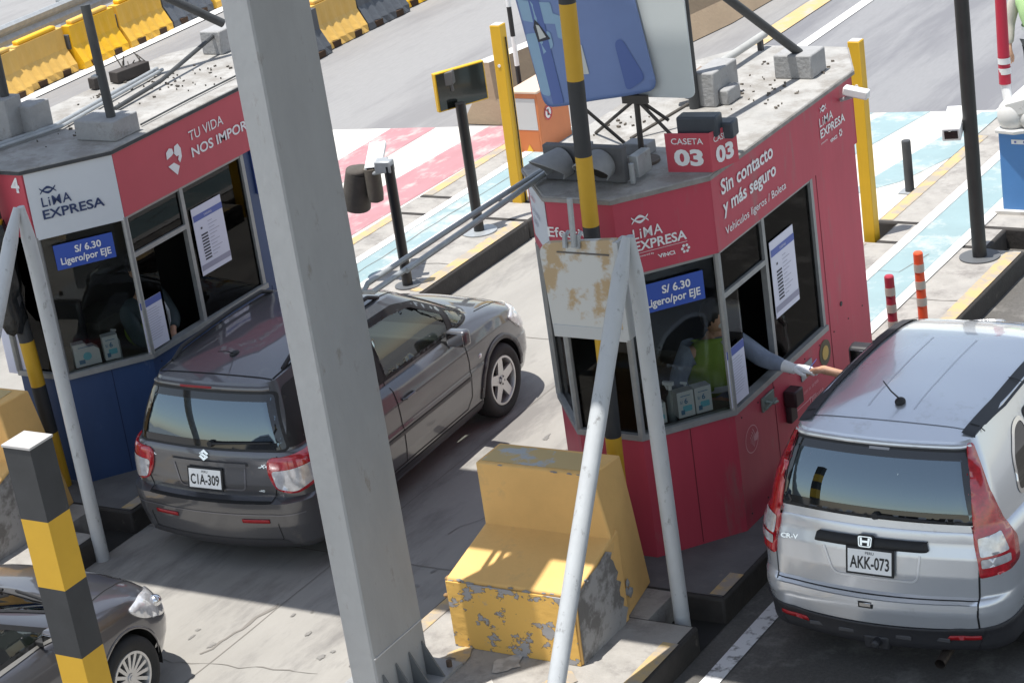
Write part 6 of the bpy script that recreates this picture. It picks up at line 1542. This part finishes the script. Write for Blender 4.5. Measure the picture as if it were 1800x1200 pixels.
b = MB(); b.tube([(-13.55, 20.93, .1), (-13.53, 20.94, 1.0), (-13.52, 20.94, 2.02)], .008, 6); b.build('cable', BLACK, tp)
# screen on a post
t = thing('screen_sign', 'dark display panel with a yellow edge on a black post beside the walkway', 'display', (-13.55, 19.98, .2))
b = MB(); b.cyl((-13.56, 19.98, .205), (-13.56, 19.98, 1.60), .055, n=20); b.build('pole', mat('gloss_black_pole', (.012, .012, .013), .35), t, smooth=True)
b = MB(); b.lathe([(0, 0), (0, .19), (.012, .19), (.012, 0)], (-13.56, 19.98, .206), 'Z', 28); b.build('base_disc', GALV, t, smooth=True)
a = Vector((-13.79, 19.88, 1.54)); c = Vector((-13.51, 20.39, 1.54)); d = (c-a).normalized(); n_ = d.cross(Vector((0, 0, 1)))
mid = (a+c)/2+Vector((0, 0, .195))+n_*.03
b = MB(); b.obox(mid, d, (0, 0, 1), n_, .295, .205, .030); b.build('housing', YPOST, t, bevel=.008)
b = MB(); b.obox(mid+n_*.032, d, (0, 0, 1), n_, .278, .190, .004); b.build('screen', mat('screen_dark', (.012, .016, .013), .12, var=.5, scale=4, coat=.6), t)
b = MB(); b.box(-13.87, -13.78, 20.23, 20.32, 1.98, 2.0) if False else b.obox((-13.66, 20.0, 1.86), (1, .3, .2), (-.3, 1, 0), (0, 0, 1), .05, .05, .07); b.cyl((-13.64, 20.0, 1.72), (-13.66, 20.0, 1.85), .02, n=8); b.build('sensor', mat('sensor_grey', (.12, .115, .11), .7), t, bevel=.01)
# plate reader camera posts
def campost(label, base, ht, r, disc, cam_c, cam_d, cam_s, top_extra=0.):
    t = thing('camera_post', label, 'camera post', base); bz = base[2]
    b = MB(); b.cyl((base[0], base[1], bz), (base[0]+top_extra*.0, base[1], ht), r, n=22); b.build('pole', mat('gloss_black_pole', (.012, .012, .013)) if disc < 0 else mat('matt_black_pole', (.028, .028, .028), .5, var=.3), t, smooth=True)
    b = MB(); b.lathe([(0, 0), (0, abs(disc)), (.014, abs(disc)), (.014, 0)], (base[0], base[1], bz+.004), 'Z', 28); b.build('base_disc', mat('disc_grey', (.10, .105, .11), .6), t, smooth=True)
    d = Vector(cam_d).normalized(); s_ = d.cross(Vector((0, 0, 1))).normalized(); u_ = s_.cross(d); c = Vector(cam_c)
    b = MB(); b.obox(c, s_, d, u_, cam_s[0], cam_s[1], cam_s[2]); b.build('camera_housing', WHITE, t, bevel=.012)
    b = MB(); b.obox(c+d*(cam_s[1]+.002), s_, u_, d, cam_s[0]*.72, cam_s[2]*.62, .004); b.build('camera_window', mat('lens_glass_black', (.012, .012, .014), .15), t, bevel=.003)
    b = MB(); b.obox(c*.5+Vector((base[0], base[1], c.z))*.5, s_, d, u_, .06, .04, .03); b.build('bracket', GALV, t, bevel=.004)
    return t
campost('tall black post with a white plate reading camera, right of the yellow post', (-8.13, 20.13, .2), 3.0, .066, .19, (-8.29, 20.14, 1.50), (.25, -1, -.15), (.085, .24, .065))
t = campost('short black post with a white topped camera box between the steel column and the screen', (-13.45, 18.43, .2), 1.46, .052, -.13, (-13.80, 18.72, 1.44), (.45, -.85, -.12), (.085, .30, .03))
b = MB(); b.lathe([(-.36, .02), (-.34, .07), (-.27, .080), (0, .084), (.005, 0)], (-13.71, 18.50, 1.40), 'Z', 24); b.build('dusty_cylinder', mat('dusty_brown', (.17, .145, .115), .9, var=.3, scale=9), t, smooth=True)
b = MB(); b.obox((-13.50, 18.43, 1.45), (1, .2, 0), (-.2, 1, 0), (0, 0, 1), .085, .06, .06); b.build('joint_box', GALV, t, bevel=.012)
t = thing('lamp_shell', 'dusty brown rounded shell hanging beside the camera box next to the steel column', 'shell', (-13.95, 18.45, .95))
b = MB(); b.cyl((-13.99, 18.52, .98), (-13.87, 18.50, 1.36), .15, .13, 22); b.sph((-13.87, 18.50, 1.36), .13, (1, 1, .45), 18); b.build('shell', mat('shell_brown', (.10, .088, .075), .85, var=.35, scale=8), t, smooth=True)
b = MB(); b.cyl((-13.9, 18.48, 1.30), (-13.50, 18.43, 1.40), .02, n=8); b.build('bracket', GALV, t, smooth=True)
# orange electric cabinet
t = thing('electric_cabinet', 'orange electric cabinet with a white door and a warning triangle behind the yellow post', 'cabinet', (-14.30, 22.75, .1))
ORG = mat('cabinet_orange', (.62, .20, .075), .6, var=.12, scale=4, dirt=(.55, .38, .28), dscale=6, dthr=.62)
b = MB(); b.box(-14.57, -14.22, 22.48, 23.15, .10, .90); b.build('box', ORG, t, bevel=.012)
b = MB(); b.box(-14.59, -14.20, 22.46, 23.17, .90, .93); b.build('lid', mat('lid_pale', (.62, .45, .34), .7), t, bevel=.008)
flat('door_panel', [R2(.03, .32, .37, .74)], mat('door_grey_white', (.55, .54, .53), .5), t, (-14.57, 22.48, .10), (1, 0, 0), (0, 0, 1), off=.004, th=.004)
flat('lower_door', [R2(.03, .32, .03, .35)], mat('door_orange', (.58, .17, .05), .5), t, (-14.57, 22.48, .10), (1, 0, 0), (0, 0, 1), off=.004, th=.004)
flat('warning_triangle', [[(.12, .09), (.24, .09), (.18, .20)]], mat('triangle_yellow', (.75, .42, .03), .5), t, (-14.57, 22.48, .10), (1, 0, 0), (0, 0, 1), off=.010)
pr_ = MB()
o_ = flat('prohibition_sign', [circ(.20, .52, .085, 24)], WHITE, t, (-14.22, 22.48, .10), (0, 1, 0), (0, 0, 1), off=.004)
flat('prohibition_ring', [arcband(.20, .52, .065, .085, math.radians(a), math.radians(a+90), 8) for a in (0, 90, 180, 270)]+[[(.145, .57), (.155, .58), (.255, .47), (.245, .46)]], mat('ring_red', (.5, .04, .05), .5), o_, (-14.22, 22.48, .10), (0, 1, 0), (0, 0, 1), off=.008)
flat('prohibition_figure', [circ(.20, .55, .015, 10), [(.18, .49), (.22, .49), (.215, .535), (.185, .535)]], mat('figure_black', (.02, .02, .02), .5), o_, (-14.22, 22.48, .10), (0, 1, 0), (0, 0, 1), off=.007)
# bollards
b = MB(); b.cyl((-9.72, 22.3, .02), (-9.72, 22.3, .56), .048, n=20); b.lathe([(0, .048), (.012, .045), (.016, 0)], (-9.72, 22.3, .56), 'Z', 20)
t = thing('bollard', 'short grey black round bollard on the painted area behind the yellow post', 'bollard', (-9.72, 22.3, 0)); b.build('tube', mat('bollard_black', (.06, .062, .065), .6, var=.3), t, smooth=True)
b = MB(); b.box(-9.82, -9.60, 22.22, 22.38, .0, .025); b.build('foot_plate', GALV, t, bevel=.004)
def delineator(x, y, z0, h, red, label):
    t = thing('delineator_post', label, 'delineator', (x, y, z0), group=None)
    m1 = mat('delineator_orange', (.80, .10, .03), .5) if red else mat('delineator_red', (.38, .03, .055), .5); m2 = mat('reflector_beige', (.50, .47, .40), .5, var=.1)
    b = MB(); b.cyl((x, y, z0), (x, y, z0+h), .042, n=20); b.lathe([(0, .042), (.012, .034), (.014, 0)], (x, y, z0+h), 'Z', 20); b.build('tube', m1, t, smooth=True)
    for k in range(3):
        zc = z0+h-.13-.155*k; b = MB(); b.lathe([(-.036, .0435), (-.036, .045), (.036, .045), (.036, .0435)], (x, y, zc), 'Z', 20); b.build('reflective_band', m2, t, smooth=True)
    b = MB(); b.lathe([(0, .0), (0, .10), (.02, .10), (.04, .05)], (x, y, z0), 'Z', 20); b.build('base', m1, t, smooth=True)
delineator(-8.13, 18.06, .2, .60, False, 'dark red delineator post with beige bands, left of the pair behind the silver car')
delineator(-7.92, 18.23, .2, .765, True, 'bright orange delineator post with beige bands, right of the pair behind the silver car')
# barrier machine with raised arm
t = thing('barrier_machine', 'blue barrier cabinet with a white arm head at the right edge of the picture', 'barrier', (-8.15, 21.5, .2))
BM = mat('machine_blue', (.07, .22, .50), .4, var=.06); 
b = MB(); b.box(-8.34, -7.95, 21.33, 21.62, .22, 1.04); b.build('cabinet', BM, t, bevel=.012)
b = MB(); b.box(-8.40, -7.90, 21.27, 21.68, .2, .24); b.build('plinth', CREAM, t)
b = MB(); b.prism([(-8.36, 21.30), (-8.16, 21.26), (-8.02, 21.34), (-8.04, 21.60), (-8.34, 21.60)], 1.02, 1.06); b.sph((-8.22, 21.42, 1.17), .17, (.85, .8, 1.0), 18); b.obox((-8.10, 21.42, 1.28), (1, 0, .3), (0, 1, 0), (-.3, 0, 1), .14, .10, .07); b.sph((-8.02, 21.42, 1.16), .15, (.9, .8, .9), 16); b.build('arm_head', mat('head_white', (.62, .61, .58), .45, dirt=(.16, .14, .12), dscale=9, dthr=.60), t, bevel=.01)
flat('label', [R2(.13, .33, .71, .755)], WHITE, t, (-8.34, 21.33, .2), (1, 0, 0), (0, 0, 1), off=.004)
flat('label_logo', [R2(.25, .31, .72, .745), circ(.17, .732, .012, 10)], PBLUE, t, (-8.34, 21.33, .2), (1, 0, 0), (0, 0, 1), off=.006)
b = MB(); b.cyl((-8.26, 21.46, 1.25), (-8.30, 21.5, 1.46), .045, n=16); b.build('arm_sleeve', WHITE, t, smooth=True)
b = MB(); b.cyl((-8.30, 21.5, 1.46), (-8.30, 21.56, 3.4), .058, .05, 20); b.build('raised_arm', mat('arm_red', (.45, .02, .05), .45), t, smooth=True)
for z in (1.50+.06, 1.66): b = MB(); b.lathe([(0, .060), (.06, .060)], (-8.297, 21.505, z), 'Z', 20); b.build('white_band', WHITE, t, smooth=True)
# striped thin pole behind the left yellow post
t = thing('marker_pole', 'thin black and white marker pole rising behind the left yellow post', 'pole', (-14.75, 22.75, 0))
for k in range(6): b = MB(); b.cyl((-14.78, 23.05, .35*k), (-14.78, 23.05, .35*(k+1)), .028, n=14); b.build('painted_band', WHITE if k % 2 else BLACK, t, smooth=True)
# median concrete wall
b = MB(); MW = mat('median_brown', (.36, .27, .18), .9, var=.2, scale=1.5, dirt=(.30, .22, .15), dscale=2.5, dthr=.55, bump=.2, bscale=25)
t = thing('median_wall', 'brown and ochre concrete divider wall running up the road between the carriageways', 'wall', (-15.5, 25, 0))
L0 = [(-16.10, 23.98), (-15.62, 23.98)]; 
b = MB()
secs = []
for (xa, y) in ((-16.0, 23.98), (-15.55, 26.0), (-15.15, 28.5), (-14.9, 34), (-14.9, 60)):
    secs.append([b.b.verts.new(p) for p in ((xa-.28, y, 0), (xa-.10, y+.05, .30), (xa-.03, y+.08, .76), (xa+.17, y+.08, .76), (xa+.22, y+.05, .30), (xa+.36, y, 0))])
b.b.faces.new(secs[0]); b.b.faces.new(secs[-1][::-1])
for i in range(len(secs)-1):
    for k in range(6): b.b.faces.new((secs[i][k], secs[i][(k+1) % 6], secs[i+1][(k+1) % 6], secs[i+1][k]))
b.build('wall', MW, t)
b = MB()
for (xa, y), (xb, y2) in (((-16.0, 24.06), (-15.55, 26.08)), ((-15.55, 26.08), (-15.15, 28.58)), ((-15.15, 28.58), (-14.9, 34.08))):
    b.quad((xa-.03, y, .763), (xa+.17, y, .763), (xb+.17, y2, .763), (xb-.03, y2, .763))
b.build('pale_top', mat('median_top', (.60, .58, .54), .8, var=.1), t, fixn=False)
# plastic jersey barriers in rows
PY = mat('barrier_yellow', (.78, .44, .03), .5, rand=.22, var=.18, scale=2.5, dirt=(.50, .28, .06), dscale=5, dthr=.62); PK = mat('barrier_dark', (.09, .10, .115), .5, rand=.3, var=.2, scale=3)
def jersey(m, label, grp):
    t = thing('road_barrier', label, 'barrier', (0, 0, 0), group=grp)
    prof = [(-.24, .0), (-.24, .10), (-.20, .16), (-.09, .34), (-.075, .64), (.075, .64), (.09, .34), (.20, .16), (.24, .10), (.24, .0)]
    b = MB(); L = 1.03; nseg = 11
    secs = []
    for k in range(nseg+1):
        y = -L/2+L*k/nseg; q = 1. if k % 2 else .84
        if k in (0, nseg): q = .97
        for dy in (-.004, .004): secs.append([b.b.verts.new((x*(q if 0 < z < .6 else 1), y+dy*(0 if k in (0, nseg) else 1), z)) for x, z in prof])
    b.b.faces.new(secs[0]); b.b.faces.new(secs[-1][::-1])
    for i in range(len(secs)-1):
        for k in range(len(prof)): b.b.faces.new((secs[i][k], secs[i][(k+1) % len(prof)], secs[i+1][(k+1) % len(prof)], secs[i+1][k]))
    bmesh.ops.remove_doubles(b.b, verts=b.b.verts, dist=1e-5)
    b.build('shell', m, t, local=True)
    b = MB(); b.box(-.06, .06, -L/2+.10, L/2-.10, .641, .70); b.build('top_ridge', m, t, bevel=.02, local=True)
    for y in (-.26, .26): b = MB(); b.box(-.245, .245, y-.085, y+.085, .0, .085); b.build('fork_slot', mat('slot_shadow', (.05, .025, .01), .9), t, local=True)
    b = MB(); b.box(-.05, .05, -L/2-.03, -L/2+.05, .30, .52); b.build('coupling', PK, t, bevel=.01, local=True)
    return t
ky = jersey(PY, 'yellow plastic road barrier', 'yellow barriers along the road edge'); kd = jersey(PK, 'dark plastic road barrier', 'dark barriers along the road edge'); first = {0: True, 1: True}
row = [(-24.16, 23.05+1.08*k, 0 if k < 5 else (1 if k % 2 else 0)) for k in range(9)] + [(-20.50, 25.25, 0), (-20.53, 26.33, 1), (-20.56, 27.40, 0), (-20.6, 28.47, 1), (-20.62, 29.55, 0), (-20.65, 30.6, 1)]
names = ['nearest the left edge of the picture', 'second from the left edge', 'third from the left edge', 'fourth from the left edge, behind the cut off pipe post', 'fifth from the left edge', 'sixth in the left row', 'seventh in the left row', 'eighth in the left row, partly behind the steel column', 'last of the left row, by the steel column',
   'first right of the steel column, mostly hidden', 'second right of the steel column, low and partly hidden', 'the most complete one right of the steel column', 'third in the row right of the steel column', 'fourth in the row right of the steel column', 'last in the row at the top of the picture']
for (x, y, k), nm in zip(row, names):
    src = kd if k else ky
    o = src if first[k] else copy_tree(src)
    first[k] = False; o.location = (x+random.uniform(-.07, .07), y, 0); o.rotation_euler = (0, 0, random.uniform(-.05, .05)-.01)
    o['label'] = ('dark grey' if k else 'yellow')+' plastic road barrier, '+nm
# guard rail at the far left
t = thing('guard_rail', 'grey steel guard rail across the top left corner', 'guard rail', (-25.6, 26, 0))
b = MB(); prof = [(0, .38), (.05, .42), (.05, .48), (0, .54), (.05, .60), (.05, .66), (0, .70), (-.02, .70), (.03, .655), (.03, .605), (-.02, .54), (.03, .475), (.03, .425), (-.02, .38)]
secs = [[b.b.verts.new((xx+x, y, z)) for x, z in prof] for xx, y in ((-25.15, 18), (-25.15, 50))]
for k in range(len(prof)): b.b.faces.new((secs[0][k], secs[0][(k+1) % len(prof)], secs[1][(k+1) % len(prof)], secs[1][k]))
b.build('rail', GALV, t)
for y in range(19, 50, 2): b = MB(); b.box(-25.30, -25.19, y-.05, y+.05, 0, .7); b.build('rail_post', GALV, t)
